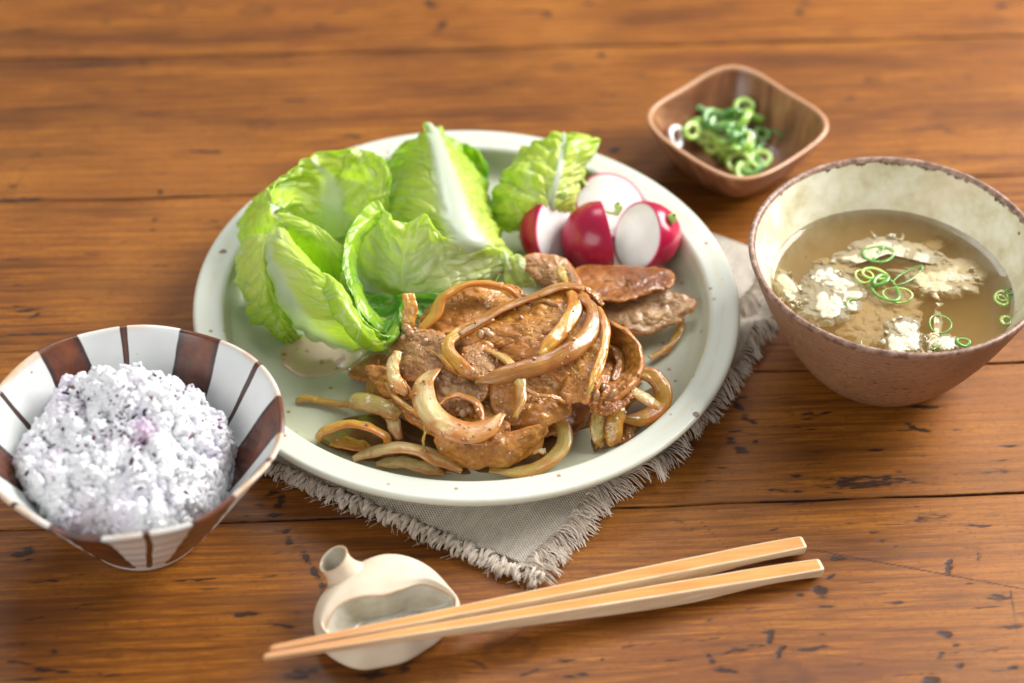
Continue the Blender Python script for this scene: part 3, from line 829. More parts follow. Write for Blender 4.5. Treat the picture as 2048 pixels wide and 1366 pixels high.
# ------------------------------------------------------------------ chopsticks
def make_chopsticks():
    face = NT("varnished_bamboo_skin"); co = face.corot((0, 0, -.25), (1, 18, 6))
    b = face.ramp(face.noise(co, 30, 4, .6), [(.3, (.54, .21, .040)), (.7, (.72, .33, .085))])
    b = face.mix(face.attr("tipw"), b, (.52, .23, .085))
    face.P(Base_Color=b, Roughness=.36, Specular_IOR_Level=.4, Normal=face.bump(face.noise(co, 60, 3), .12, .0004))
    side = NT("pale_bamboo"); co = side.corot((0, 0, -.25), (1, 14, 14))
    b = side.ramp(side.noise(co, 40, 4, .6), [(.3, (.66, .46, .27)), (.7, (.90, .73, .51))])
    b = side.mix(side.attr("tipw"), b, (.60, .33, .15))
    side.P(Base_Color=b, Roughness=.42, Specular_IOR_Level=.4, Normal=side.bump(side.noise(co, 60, 3), .12, .0004))
    zc = lambda u: .44 + (1500 - u) * .00150
    for (h, t, lab, roll) in (((1606, 1093), (540, 1299), "pale orange bamboo chopstick nearer the plate, its tip on the cream pottery rest", .10),
                              ((1641, 1139), (527, 1315), "pale orange bamboo chopstick farther from the plate, nearer the table's front edge", .02)):
        Hn = at(*h, zc(h[0])); Tp = at(*t, zc(t[0]))
        D = Tp - Hn; L = np.linalg.norm(D); D /= L
        S = np.cross(D, [0, 0, 1.0]); S /= np.linalg.norm(S)     # sideways
        U = np.cross(S, D)
        S, U = S * math.cos(roll) + U * math.sin(roll), U * math.cos(roll) - S * math.sin(roll)
        q = np.r_[0, .002, .006, np.linspace(.012, .988, 80), .996, 1.0]
        wv = np.interp(q, [0, .02, .12, .3, .6, 1], [.56, .58, .62, .58, .42, .22])
        tv = catmull(np.array([[.46], [.38], [.40], [.56], [.72], [.77], [.76], [.72], [.66], [.60], [.54], [.49], [.44], [.40], [.36], [.32], [.28], [.25], [.22]]), 541)[:, 0][np.clip((q * 540).astype(int), 0, 540)]
        endr = np.ones_like(q); endr[0] = .80; endr[1] = .92; endr[-2] = .9; endr[-1] = .6
        topz = np.interp(q, [0, .14, 1], [.34, .34, .11])
        secs = []
        m = 0.16
        ang = []
        # rounded square: 4 corners x 3 points
        for sx, sy in ((1, 1), (-1, 1), (-1, -1), (1, -1)):
            for a_ in ((0, 45, 90)):
                a2 = math.radians(a_ + {(1, 1): 0, (-1, 1): 90, (-1, -1): 180, (1, -1): 270}[(sx, sy)])
                ang.append((sx, sy, math.cos(a2), math.sin(a2)))
        V = np.zeros((len(q), len(ang), 3))
        for i, qq in enumerate(q):
            hw, ht = wv[i] / 2 * endr[i], tv[i] / 2 * endr[i]
            r = min(hw, ht) * .26
            c = Hn + D * L * qq + U * (topz[i] - tv[i] / 2)
            for j, (sx, sy, ca, sa) in enumerate(ang):
                x = sx * (hw - r) + ca * r; y = sy * (ht - r) + sa * r
                V[i, j] = c + S * x + U * y
        F = grid_faces(len(q), len(ang), wrap_v=True)
        F = [tuple(f) for f in F]
        na = len(ang)
        F.append(tuple(range(na))); F.append(tuple(((len(q) - 1) * na + j) for j in range(na - 1, -1, -1)))
        # top face is skin, the rest pale
        fm = []
        for i in range(len(q) - 1):
            for j in range(na):
                fm.append(0 if (j in (2,) and i > 1) else 1)
        # order of grid_faces is i*nv + j
        fm += [1, 1]
        tw = np.repeat(sstep(.72, .97, q) * .8, na)
        lo = V[:, :, 2].argmin()
        o = mesh_obj("chopstick", V.reshape(-1, 3), F, None, mats=[face.m, side.m], fmat=fm, smooth=False, attrs={"tipw": tw})
        tag(o, lab, "chopstick", "pair of bamboo chopsticks")


make_chopsticks()


# ------------------------------------------------------------------ pottery chopstick rest
def make_rest():
    clay = NT("cream_bisque_clay"); co = clay.coord()
    b = clay.ramp(clay.noise(co, 40, 4, .6), [(.3, (.64, .51, .36)), (.7, (.78, .68, .53))])
    b = clay.mix(clay.attr("lip"), b, (.52, .27, .13))
    clay.P(Base_Color=b, Roughness=.55, Specular_IOR_Level=.3, Normal=clay.bump(clay.noise(co, 150, 4, .6), .12, .0006))
    gl = NT("milky_glaze"); co = gl.coord()
    b = gl.ramp(gl.noise(co, 45, 4, .6), [(.35, (.40, .35, .24)), (.6, (.62, .60, .52))])
    b = gl.mix(gl.maprange(gl.noise(co, 110, 3), .60, .68), b, (.40, .24, .12))
    b = gl.mix(gl.attr("lip"), b, (.50, .26, .13))
    gl.P(Base_Color=b, Roughness=.18, Specular_IOR_Level=.5, Coat_Weight=.3)
    root = thing("chopstick_rest", (-3.9, -14.5, 0), "cream pottery chopstick rest shaped like a pinched flask with a short open spout", "chopstick rest")
    out = [(627, 1240), (640, 1195), (672, 1160), (715, 1128), (765, 1109), (815, 1113), (860, 1135), (895, 1170), (920, 1212), (893, 1258), (852, 1292), (812, 1316), (770, 1326), (720, 1332), (675, 1316), (640, 1286)]
    outz = [.75, .95, 1.15, 1.3, 1.4, 1.35, 1.2, 1.0, .85, .7, .55, .5, .5, .5, .55, .65]
    lip = [(651, 1262), (658, 1238), (672, 1217), (692, 1203), (725, 1193), (768, 1190), (802, 1180), (850, 1170), (908, 1200), (890, 1248), (850, 1266), (813, 1278), (775, 1264), (735, 1270), (700, 1280), (668, 1276)]
    lipz = [1.15, 1.35, 1.5, 1.6, 1.68, 1.65, 1.6, 1.5, 1.05, .95, 1.05, 1.1, 1.3, 1.25, 1.15, 1.1]
    n = 128
    O = catmull(np.array([at(u, v, z) for (u, v), z in zip(out, outz)]), n, True)
    Lp = catmull(np.array([at(u, v, z) for (u, v), z in zip(lip, lipz)]), n, True)
    cen = at(785, 1228, .35)
    base = O.copy(); cxy = O[:, :2].mean(0)
    base[:, :2] = cxy + (O[:, :2] - cxy) * .80; base[:, 2] = 0
    bulge = O.copy(); bulge[:, 2] *= .45; bulge[:, :2] = cxy + (O[:, :2] - cxy) * .97
    crest = Lp * .55 + O * .45; crest[:, 2] = np.maximum(Lp[:, 2], O[:, 2]) + .12
    lipo = Lp + (O - Lp) * .10; lipo[:, 2] = Lp[:, 2] + .05
    lipi = Lp + (cen - Lp) * .04; lipi[:, 2] = Lp[:, 2] - .05
    in1 = Lp + (cen - Lp) * .12; in1[:, 2] = Lp[:, 2] * .72
    in2 = Lp + (cen - Lp) * .45; in2[:, 2] = .42
    in3 = Lp + (cen - Lp) * .8; in3[:, 2] = .34
    ctr = np.repeat(cen[None], n, 0)
    bc = np.repeat(np.array([[*cxy, 0.02]]), n, 0)
    rings = np.stack([bc, base, bulge, O, crest, lipo, Lp], 0)
    R1 = catmull(rings, 60)
    R1[:, :, 2] = np.maximum(R1[:, :, 2], 0)
    rings2 = np.stack([Lp, lipi, in1, in2, in3, ctr], 0)
    R2 = catmull(rings2, 40)
    lipw = lambda R: np.exp(-(np.linalg.norm(R - Lp[None], axis=-1) / .045) ** 2)
    mesh_obj("body", R1.reshape(-1, 3), grid_faces(60, n, wrap_v=True), clay.m, root, attrs={"lip": lipw(R1).ravel()})
    mesh_obj("hollow", R2.reshape(-1, 3), grid_faces(40, n, wrap_v=True), gl.m, root, attrs={"lip": lipw(R2).ravel()})
    # spout
    top = at(667, 1119, 1.95); bot = at(697, 1165, 1.0)
    ax = (top - bot); ax /= np.linalg.norm(ax)
    ax2 = ax + np.array([-.10, -.25, .0]); ax2 /= np.linalg.norm(ax2)
    X = np.cross(ax2, [0, 1.0, 0]); X /= np.linalg.norm(X); Y = np.cross(ax2, X)
    prof = [(.95, 0.0), (.74, .28), (.60, .62), (.60, .95), (.63, 1.0), (.60, 1.03), (.54, 1.0), (.50, .8), (.45, .4), (.0001, .3)]
    P = catmull(np.array(prof), 40)
    H = np.linalg.norm(top - bot)
    th = np.linspace(0, 2 * math.pi, 64, endpoint=False)
    V = np.zeros((40, 64, 3))
    for i, (r, k) in enumerate(P):
        c = bot + (top - bot) * k
        V[i] = c + r * (np.cos(th)[:, None] * X * 1.0 + np.sin(th)[:, None] * Y * .94)
    V[..., 2] += 0
    lw = np.exp(-((np.arange(40) - 21) / 2.2) ** 2)
    mesh_obj("spout", V.reshape(-1, 3), grid_faces(40, 64, wrap_v=True), None, root, mats=[clay.m, gl.m],
             fmat=(np.repeat(np.arange(39), 64) > 24).astype(int), attrs={"lip": np.repeat(lw * .8, 64)})


make_rest()
# ------------------------------------------------------------------ shared food builders
def atv(U, V, Z):
    U, V, Z = np.broadcast_arrays(np.asarray(U, float), np.asarray(V, float), np.asarray(Z, float))
    d = FWD + RGT * ((U - 1024) / FPX)[..., None] - UPV * ((V - 683) / FPX)[..., None]
    t = (CAMH - Z) / -d[..., 2]
    return CAMP + d * t[..., None]


def cells(X, Y, seed=0):
    """cellular noise: distance to nearest and second nearest jittered point"""
    ix, iy = np.floor(X).astype(np.int64), np.floor(Y).astype(np.int64)
    f1 = np.full(X.shape, 9.0); f2 = np.full(X.shape, 9.0)
    z = ix * 0
    for dx in (-1, 0, 1):
        for dy in (-1, 0, 1):
            cx, cy = ix + dx, iy + dy
            px = cx + _hash(cx, cy, z, seed); py = cy + _hash(cx, cy, z + 5, seed + 3)
            d = np.hypot(X - px, Y - py)
            f2 = np.where(d < f1, f1, np.minimum(f2, d)); f1 = np.minimum(f1, d)
    return f1, f2


TOPS = []      # world meshes that crumbs may land on


def shell(name, G, th, mat, parent=None, attrs=None, edge_round=True, collect=False, wrap_u=False, N=None):
    """closed sheet of thickness th (scalar or grid) from a grid of points G (nu, nv, 3)"""
    nu, nv = G.shape[:2]
    if N is None:
        N = grid_normals(G)
    th = np.broadcast_to(th, (nu, nv))[..., None]
    Tp, Bt = G + N * th * .5, G - N * th * .5
    V = np.concatenate([Tp.reshape(-1, 3), Bt.reshape(-1, 3)])
    off = nu * nv
    F1 = grid_faces(nu, nv, wrap_u=wrap_u); F2 = F1[:, ::-1] + off
    if wrap_u:
        bi = [np.arange(nu) * nv, (np.arange(nu) * nv + nv - 1)[::-1]]
    else:
        bi = [np.concatenate([np.arange(nu) * nv, (nu - 1) * nv + np.arange(1, nv), (np.arange(nu - 2, -1, -1)) * nv + nv - 1, np.arange(nv - 2, 0, -1)])]
    Fs = [F1, F2]
    for b in bi:
        k = np.arange(len(b)); k2 = (k + 1) % len(b)
        Fs.append(np.stack([b[k], b[k] + off, b[k2] + off, b[k2]], -1))
    F = np.concatenate(Fs)
    a = {k: np.tile(np.asarray(v).ravel(), 2) for k, v in (attrs or {}).items()}
    a["back"] = np.r_[np.zeros(off), np.ones(off)]
    if collect:
        TOPS.append((V, F))
    return mesh_obj(name, V, F, mat, parent, attrs=a)


# ------------------------------------------------------------------ lettuce
def lettuce_material():
    g = NT("butter_lettuce"); co = g.coord()
    rib, grn, vein, dome = g.attr("rib"), g.attr("green"), g.attr("vein"), g.attr("dome")
    n = g.noise(co, 60, 4, .6)
    mid = g.ramp(g.math('ADD', grn, g.math('MULTIPLY', g.math('SUBTRACT', n, .5), .35)),
                 [(.0, (.80, .88, .46)), (.25, (.74, .88, .15)), (.5, (.48, .76, .045)), (.75, (.18, .50, .026)), (1, (.06, .30, .025))])
    b = g.mix(g.math('MULTIPLY', vein, .55), mid, (.84, .92, .46))
    b = g.mix(rib, b, (.74, .83, .58))
    b = g.mix(g.math('MULTIPLY', g.maprange(g.noise(co, 33, 2), .66, .72), .35), b, (.42, .24, .08))
    g.P(Base_Color=b, Roughness=.27, Specular_IOR_Level=.55, Subsurface_Weight=.45, Subsurface_Scale=.006)
    g.set(g.b.inputs['Subsurface Radius'], (.55, 1.0, .18))
    g.P(Normal=g.bump(g.noise(co, 240, 3), .10, .0005, g.bump(n, .15, .0012)))
    # light passing through the thin blade
    tr = g.n('ShaderNodeBsdfTranslucent', {'Color': g.mix(1.0, b, (.9, 1.0, .45), 'MULTIPLY')})
    ms = g.n('ShaderNodeMixShader', {0: .34, 1: g.b.outputs[0], 2: tr.outputs[0]})
    g.t.links.new(ms.outputs[0], g.out.inputs[0])
    return g.m


LET = lettuce_material()


def blade(parent, rows, rib=.5, ribw=(.10, .02), green=(.2, .6), quilt=.10, qs=1.15, ruffle=.16, rf=2.2, seed=0, nu=110, nv=110, along=0, ribdir=0, th=.038, name="leaf_blade", gr2=0.0, ragged=.05):
    """rows of (u, v, z) photo positions; axis 0 runs rib-lengthwise, axis 1 across. rib = column position 0..1 of the midrib."""
    P = np.array(rows, float)
    if along == 1:
        P = P.transpose(1, 0, 2)
    C = catmull(catmull(P, nu).transpose(1, 0, 2), nv).transpose(1, 0, 2)
    G = atv(C[..., 0], C[..., 1], C[..., 2])
    s = np.linspace(0, 1, nv)[None, :] * np.ones((nu, 1)); l = np.linspace(0, 1, nu)[:, None] * np.ones((1, nv))
    # real lengths for texture
    Ls = np.linalg.norm(np.diff(G, axis=1), axis=-1).sum(1).mean(); Ll = np.linalg.norm(np.diff(G, axis=0), axis=-1).sum(0).mean()
    N = grid_normals(G)
    N = N * np.where((N[..., 2:3].mean() if True else 0) < 0, -1, 1)
    d = (s - rib) * Ls
    w = ribw[0] + (ribw[1] - ribw[0]) * l
    ribm = np.exp(-(d / (w * Ls + 1e-3)) ** 4) if ribw[0] > 0 else np.zeros_like(s)
    X = d; Y = l * Ll - np.abs(d) * .55                       # veins sweep forward
    wx = .35 * fbm(np.stack([X * .8, Y * .8, X * 0 + seed], -1), 3, seed)
    wy = .35 * fbm(np.stack([X * .8, Y * .8, X * 0 + seed + 9], -1), 3, seed + 1)
    f1, f2 = cells((X + wx) * qs * .8, (Y + wy) * qs * 1.5, seed)
    dome = sstep(0, .45, f2 - f1)
    g1, g2 = cells((X + wx) * qs * 2.1, (Y + wy) * qs * 2.8, seed + 5)
    dome2 = sstep(0, .5, g2 - g1)
    fold = fbm(np.stack([X * .55 + wx, Y * 1.3, X * 0 + seed], -1), 3, seed + 7)
    act = (1 - ribm) * sstep(0, .25, np.abs(d))
    H = quilt * .62 * (dome - .5) * act + quilt * .22 * (dome2 - .5) * act + quilt * 2.0 * fold * act
    H = H + .06 * ribm
    ed = np.minimum(np.minimum(s, 1 - s) * Ls, (1 - l) * Ll)
    ph = (s * Ls + l * Ll * 1.0)
    H = H + ruffle * np.exp(-ed / .45) * np.sin(ph * rf * 2 + 2 * fbm(np.stack([X, Y, X * 0], -1), 2, seed + 3) * 2)
    G = G + N * H[..., None]
    # ragged outline
    du = np.gradient(G, axis=1); du /= np.linalg.norm(du, axis=-1, keepdims=True) + 1e-9
    rg = ragged * fbm(np.stack([ph * 3, ph * 0, ph * 0 + seed], -1), 3, seed + 20)
    G = G + du * (rg * np.exp(-np.minimum(s, 1 - s) * Ls / .2) * np.where(s < .5, -1, 1))[..., None]
    gr = green[0] + (green[1] - green[0]) * l + gr2 * (np.abs(s - rib) * 2) ** 1.5
    gr = gr + .12 * fold + .10 * (.5 - dome) + .14 * np.exp(-ed / .12)
    vein = (1 - sstep(0, .16, f2 - f1)) * act
    return shell(name, G, th, LET, parent, {"rib": ribm, "green": np.clip(gr, 0, 1), "vein": vein, "dome": dome}, collect=False)


def make_lettuce():
    # L1: tented leaf, broad white midrib towards the camera
    r = thing("lettuce_leaf", at(880, 400, 1.2), "tented lettuce leaf with a broad white midrib standing at the back middle of the plate", "lettuce leaf", "lettuce leaves on the plate")
    blade(r, [[(765, 345, 1.9), (792, 300, 3.0), (832, 268, 4.4), (860, 248, 5.0), (888, 266, 4.6), (915, 290, 3.8), (938, 318, 2.9)],
              [(742, 385, 1.9), (790, 335, 3.2), (838, 300, 4.6), (868, 288, 5.2), (905, 303, 4.8), (948, 335, 3.6), (975, 372, 2.4)],
              [(735, 440, 2.3), (792, 398, 3.5), (845, 370, 4.7), (884, 356, 5.2), (928, 367, 4.8), (968, 397, 3.7), (992, 436, 2.4)],
              [(765, 480, 2.9), (812, 460, 3.8), (866, 445, 4.6), (908, 440, 4.9), (955, 442, 4.5), (984, 457, 3.5), (1006, 486, 2.4)],
              [(820, 508, 3.1), (862, 500, 3.8), (902, 492, 4.3), (940, 490, 4.4), (975, 494, 4.0), (1003, 508, 3.2), (1026, 535, 2.3)],
              [(826, 530, 2.0), (866, 528, 2.4), (905, 524, 2.7), (942, 524, 2.8), (976, 524, 2.6), (1004, 532, 2.2), (1024, 552, 1.7)]][::-1],
          rib=.53, ribw=(.17, .06), green=(.0, .48), gr2=.30, quilt=.13, ruffle=.12, seed=3, nu=130)
    # L2: cupped leaf, back left
    r = thing("lettuce_leaf", at(640, 470, 1.1), "cupped wrinkled yellow green lettuce leaf at the back left of the plate", "lettuce leaf", "lettuce leaves on the plate")
    blade(r, [[(592, 482, 1.7), (620, 480, 1.5), (650, 480, 1.4), (690, 486, 1.4), (715, 492, 1.5), (735, 492, 1.6), (750, 486, 1.8)],
              [(572, 448, 3.0), (600, 436, 2.6), (640, 430, 2.4), (690, 435, 2.4), (725, 442, 2.6), (748, 445, 2.8), (762, 442, 2.9)],
              [(556, 418, 4.1), (578, 384, 4.0), (628, 362, 3.8), (686, 356, 3.8), (736, 376, 3.6), (762, 402, 3.6), (776, 415, 3.5)],
              [(548, 408, 4.8), (558, 362, 5.0), (595, 334, 5.1), (650, 308, 5.2), (706, 297, 5.1), (760, 312, 4.8), (782, 350, 4.3)]],
          rib=.42, ribw=(.14, .0), green=(.02, .42), quilt=.24, qs=1.0, ruffle=.14, seed=11, nu=110, nv=150)
    blade(r, [[(596, 334, 5.05), (562, 358, 4.95), (546, 400, 4.75), (550, 432, 4.55), (578, 456, 4.2)],
              [(566, 350, 4.3), (530, 385, 4.2), (512, 424, 3.8), (520, 464, 3.6), (548, 494, 3.3)],
              [(540, 380, 3.2), (500, 418, 3.0), (486, 455, 2.6), (494, 494, 2.3), (524, 524, 2.0)],
              [(540, 400, 1.9), (492, 440, 1.7), (476, 480, 1.4), (482, 520, 1.2), (510, 548, 1.1)]],
          rib=.5, ribw=(.0, .0), green=(.30, .48), quilt=.14, ruffle=.06, seed=17)
    blade(r, [[(556, 424, 4.65), (590, 432, 4.45), (625, 447, 4.15), (655, 466, 3.95), (686, 494, 3.8)],
              [(560, 448, 4.2), (590, 460, 4.0), (625, 477, 3.75), (655, 500, 3.5), (684, 524, 3.3)],
              [(575, 500, 2.7), (600, 512, 2.6), (630, 528, 2.4), (655, 548, 2.2), (680, 566, 2.1)],
              [(588, 545, 1.4), (608, 558, 1.3), (632, 566, 1.25), (655, 580, 1.2), (680, 590, 1.2)]],
          rib=.5, ribw=(0, 0), green=(.22, .72), quilt=.07, ruffle=.05, seed=23)
    # L3a
    r = thing("lettuce_leaf", at(530, 600, 1.1), "narrow pale green lettuce leaf at the far left of the plate, its green back showing", "lettuce leaf", "lettuce leaves on the plate")
    blade(r, [[(476, 500, 2.3), (498, 478, 3.4), (528, 470, 4.1), (550, 482, 3.7), (560, 500, 2.9)],
              [(470, 540, 2.4), (494, 530, 3.4), (525, 522, 3.9), (552, 535, 3.3), (562, 548, 2.4)],
              [(478, 582, 2.3), (504, 582, 3.0), (535, 572, 3.3), (558, 592, 2.6), (566, 600, 1.9)],
              [(500, 628, 1.8), (526, 630, 2.4), (553, 622, 2.6), (572, 640, 1.9), (578, 645, 1.4)],
              [(532, 658, 1.4), (552, 664, 1.8), (574, 660, 1.9), (588, 668, 1.4), (592, 668, 1.1)],
              [(572, 684, 1.1), (580, 684, 1.2), (588, 681, 1.25), (594, 678, 1.15), (596, 676, 1.05)]],
          rib=.5, ribw=(.0, .0), green=(.26, .50), quilt=.12, ruffle=.10, seed=31, nu=120, nv=70)
    # L3b
    r = thing("lettuce_leaf", at(690, 660, 1.1), "large boat shaped lettuce leaf in front, pale ribbed outside and rolled bright green edge", "lettuce leaf", "lettuce leaves on the plate")
    blade(r, [[(530, 482, 3.2), (538, 464, 4.1), (552, 456, 4.6), (566, 458, 4.6), (577, 472, 4.3), (581, 494, 3.7)],
              [(528, 526, 3.4), (548, 508, 4.5), (572, 500, 5.0), (598, 508, 5.0), (620, 520, 4.6), (630, 540, 4.0)],
              [(545, 575, 3.2), (574, 562, 4.4), (606, 552, 5.0), (636, 552, 5.1), (662, 562, 4.9), (682, 580, 4.4)],
              [(570, 625, 2.6), (605, 620, 3.8), (640, 610, 4.5), (672, 604, 4.7), (700, 612, 4.5), (718, 630, 4.1)],
              [(610, 668, 1.9), (650, 668, 2.9), (690, 658, 3.5), (725, 655, 3.8), (750, 662, 3.7), (768, 674, 3.4)],
              [(664, 692, 1.4), (698, 700, 1.9), (732, 699, 2.3), (762, 694, 2.6), (786, 684, 2.8), (800, 668, 2.9)]],
          rib=.12, ribw=(.06, .14), green=(.12, .30), gr2=.22, quilt=.07, qs=.8, ruffle=.07, rf=2.6, seed=41, nu=150, nv=90)
    blade(r, [[(636, 548, 4.9), (645, 572, 4.95), (652, 596, 4.9), (672, 636, 4.5), (700, 672, 3.9), (738, 700, 3.0), (772, 697, 2.8), (797, 682, 2.8)],
              [(650, 546, 5.15), (668, 570, 5.2), (680, 598, 5.1), (700, 634, 4.75), (722, 664, 4.2), (748, 686, 3.4), (774, 684, 3.1), (799, 664, 3.2)],
              [(662, 552, 5.0), (682, 572, 5.05), (698, 600, 4.9), (716, 630, 4.5), (736, 658, 4.0), (756, 674, 3.4), (774, 672, 3.1), (797, 640, 3.3)],
              [(660, 560, 4.6), (680, 580, 4.6), (698, 606, 4.4), (716, 636, 4.0), (738, 662, 3.5), (756, 672, 3.0), (772, 668, 2.8), (792, 640, 2.9)]],
          rib=.5, ribw=(0, 0), green=(.40, .58), quilt=.05, ruffle=.05, rf=3, seed=43, along=1, nu=140, nv=50)
    blade(r, [[(690, 575, 2.4), (755, 588, 2.2), (825, 588, 2.6), (905, 582, 3.1)],
              [(712, 610, 1.9), (770, 622, 1.8), (830, 612, 2.2), (895, 602, 2.7)],
              [(735, 645, 1.9), (775, 652, 1.9), (812, 640, 2.3), (860, 630, 2.3)],
              [(756, 676, 2.8), (784, 676, 2.9), (799, 655, 3.3), (803, 600, 3.6)]],
          rib=.5, ribw=(0, 0), green=(.80, .85), quilt=.14, qs=.8, ruffle=.12, seed=47)
    # L4
    r = thing("lettuce_leaf", at(830, 560, 1.1), "bright yellow crinkled lettuce leaf in the middle, just behind the pork", "lettuce leaf", "lettuce leaves on the plate")
    blade(r, [[(742, 404, 4.9), (775, 425, 4.7), (812, 446, 4.8), (852, 430, 5.0), (890, 476, 4.5), (945, 492, 4.1), (998, 498, 3.7), (1026, 520, 3.2)],
              [(735, 445, 4.0), (768, 470, 4.0), (805, 488, 4.1), (850, 492, 4.2), (895, 518, 3.9), (945, 528, 3.5), (995, 533, 3.2), (1020, 540, 2.9)],
              [(722, 500, 2.9), (755, 522, 3.1), (800, 538, 3.3), (850, 548, 3.4), (900, 560, 3.2), (945, 562, 3.0), (985, 556, 2.8), (1008, 552, 2.6)],
              [(720, 545, 2.1), (755, 566, 2.2), (800, 582, 2.4), (850, 592, 2.5), (900, 594, 2.5), (940, 586, 2.4), (980, 573, 2.3), (1003, 562, 2.2)]][::-1],
          rib=.30, ribw=(.0, .0), green=(.08, .20), quilt=.20, qs=1.0, ruffle=.15, rf=1.8, seed=53, nu=100, nv=170)
    blade(r, [[(762, 404, 5.0), (745, 402, 5.1), (716, 430, 5.0), (694, 468, 4.9), (684, 515, 4.6), (690, 560, 4.3), (708, 600, 3.8), (732, 640, 3.3), (762, 668, 2.9)],
              [(768, 420, 4.8), (752, 428, 4.8), (730, 452, 4.7), (708, 486, 4.6), (700, 525, 4.3), (708, 565, 4.0), (726, 602, 3.5), (748, 634, 3.0), (768, 655, 2.7)],
              [(766, 436, 4.3), (752, 446, 4.3), (735, 466, 4.1), (718, 498, 3.8), (712, 535, 3.4), (720, 572, 3.1), (736, 604, 2.8), (752, 628, 2.5), (768, 645, 2.3)]],
          rib=.5, ribw=(0, 0), green=(.50, .62), quilt=.05, ruffle=.04, rf=2.5, seed=59, along=1, nu=150, nv=50)
    blade(r, [[(708, 500, 2.9), (730, 535, 2.3), (770, 565, 2.0), (830, 585, 2.2), (900, 590, 2.4)],
              [(706, 545, 2.3), (735, 580, 1.7), (775, 598, 1.5), (830, 605, 1.7), (890, 603, 2.1)],
              [(718, 590, 2.2), (745, 612, 1.6), (785, 622, 1.4), (835, 620, 1.6), (885, 612, 2.0)],
              [(735, 625, 2.4), (760, 640, 1.9), (795, 642, 1.6), (835, 634, 1.7), (880, 622, 2.0)]],
          rib=.35, ribw=(.16, .10), green=(.12, .35), quilt=.06, ruffle=.0, seed=61, along=1)
    blade(r, [[(994, 510, 3.3), (1008, 500, 3.6), (1020, 512, 3.4), (1034, 508, 3.6), (1047, 514, 3.3)],
              [(1000, 526, 3.0), (1014, 526, 3.3), (1026, 532, 3.0), (1038, 530, 3.2), (1050, 532, 2.9)],
              [(1008, 548, 2.6), (1022, 552, 2.6), (1034, 552, 2.5), (1046, 552, 2.5), (1058, 550, 2.4)],
              [(1016, 575, 1.9), (1030, 578, 1.9), (1042, 578, 1.8), (1056, 574, 1.8), (1068, 570, 1.8)]],
          rib=.5, ribw=(0, 0), green=(-.2, -.05), quilt=.06, ruffle=.08, rf=3, seed=67, nu=50, nv=60, ragged=.15)
    # L5
    r = thing("lettuce_leaf", at(1080, 420, 1.1), "pleated light green lettuce leaf leaning on the back rim behind the radishes", "lettuce leaf", "lettuce leaves on the plate")
    blade(r, [[(1030, 318, 3.2), (1066, 290, 3.8), (1108, 274, 4.2), (1152, 270, 4.4), (1198, 282, 4.1)],
              [(1004, 354, 3.3), (1050, 326, 4.2), (1100, 308, 4.6), (1150, 302, 4.7), (1188, 312, 4.1)],
              [(990, 392, 2.9), (1038, 370, 4.0), (1090, 358, 4.5), (1140, 350, 4.4), (1173, 358, 3.6)],
              [(988, 428, 2.3), (1032, 416, 3.2), (1080, 405, 3.7), (1122, 400, 3.6), (1152, 412, 2.7)],
              [(992, 452, 1.5), (1028, 458, 1.9), (1070, 450, 2.2), (1106, 437, 2.3), (1134, 440, 1.8)]][::-1],
          rib=.62, ribw=(.05, .02), green=(.20, .36), gr2=.12, quilt=.22, qs=.85, ruffle=.10, seed=71, nu=110, nv=110)
    # the green back edge behind it
    blade(r, [[(1028, 322, 3.1), (1066, 293, 3.7), (1110, 276, 4.1), (1152, 268, 4.35), (1198, 280, 4.1)],
              [(1030, 330, 2.6), (1070, 300, 3.2), (1112, 286, 3.5), (1152, 280, 3.6), (1192, 290, 3.4)],
              [(1040, 350, 1.9), (1076, 330, 2.4), (1112, 320, 2.6), (1150, 315, 2.7), (1182, 320, 2.5)]],
          rib=.5, ribw=(0, 0), green=(.52, .6), quilt=.08, ruffle=.12, seed=73, nu=50, nv=100)
    # L6
    r = thing("lettuce_leaf", at(945, 340, 1.2), "dark green lettuce leaf half hidden behind the tented leaf with the white midrib", "lettuce leaf", "lettuce leaves on the plate")
    blade(r, [[(905, 290, 3.2), (930, 288, 3.1), (955, 302, 2.9), (972, 325, 2.5)],
              [(905, 315, 2.4), (932, 312, 2.5), (958, 325, 2.3), (975, 345, 2.0)],
              [(915, 345, 1.7), (938, 345, 1.8), (960, 352, 1.7), (974, 368, 1.5)]],
          rib=.5, ribw=(0, 0), green=(.78, .8), quilt=.08, ruffle=.06, seed=79, nu=60, nv=60)
    # low leaf filling the middle under the others
    r = thing("lettuce_leaf", at(800, 480, 1.05), "pale inner lettuce leaf lying low between the cupped leaf and the tented leaf", "lettuce leaf", "lettuce leaves on the plate")
    blade(r, [[(560, 420, 1.6), (640, 390, 1.7), (720, 360, 1.9), (800, 340, 2.0), (900, 330, 1.9)],
              [(560, 500, 1.7), (650, 470, 1.6), (740, 430, 2.3), (820, 410, 2.6), (930, 400, 2.2)],
              [(570, 570, 1.4), (660, 560, 1.5), (750, 510, 2.2), (840, 500, 2.3), (960, 480, 2.0)],
              [(620, 620, 1.2), (700, 620, 1.3), (780, 580, 1.5), (860, 570, 1.5), (980, 540, 1.5)]],
          rib=.5, ribw=(.05, .03), green=(.25, .55), quilt=.2, ruffle=.1, seed=83, nu=90, nv=90)


make_lettuce()


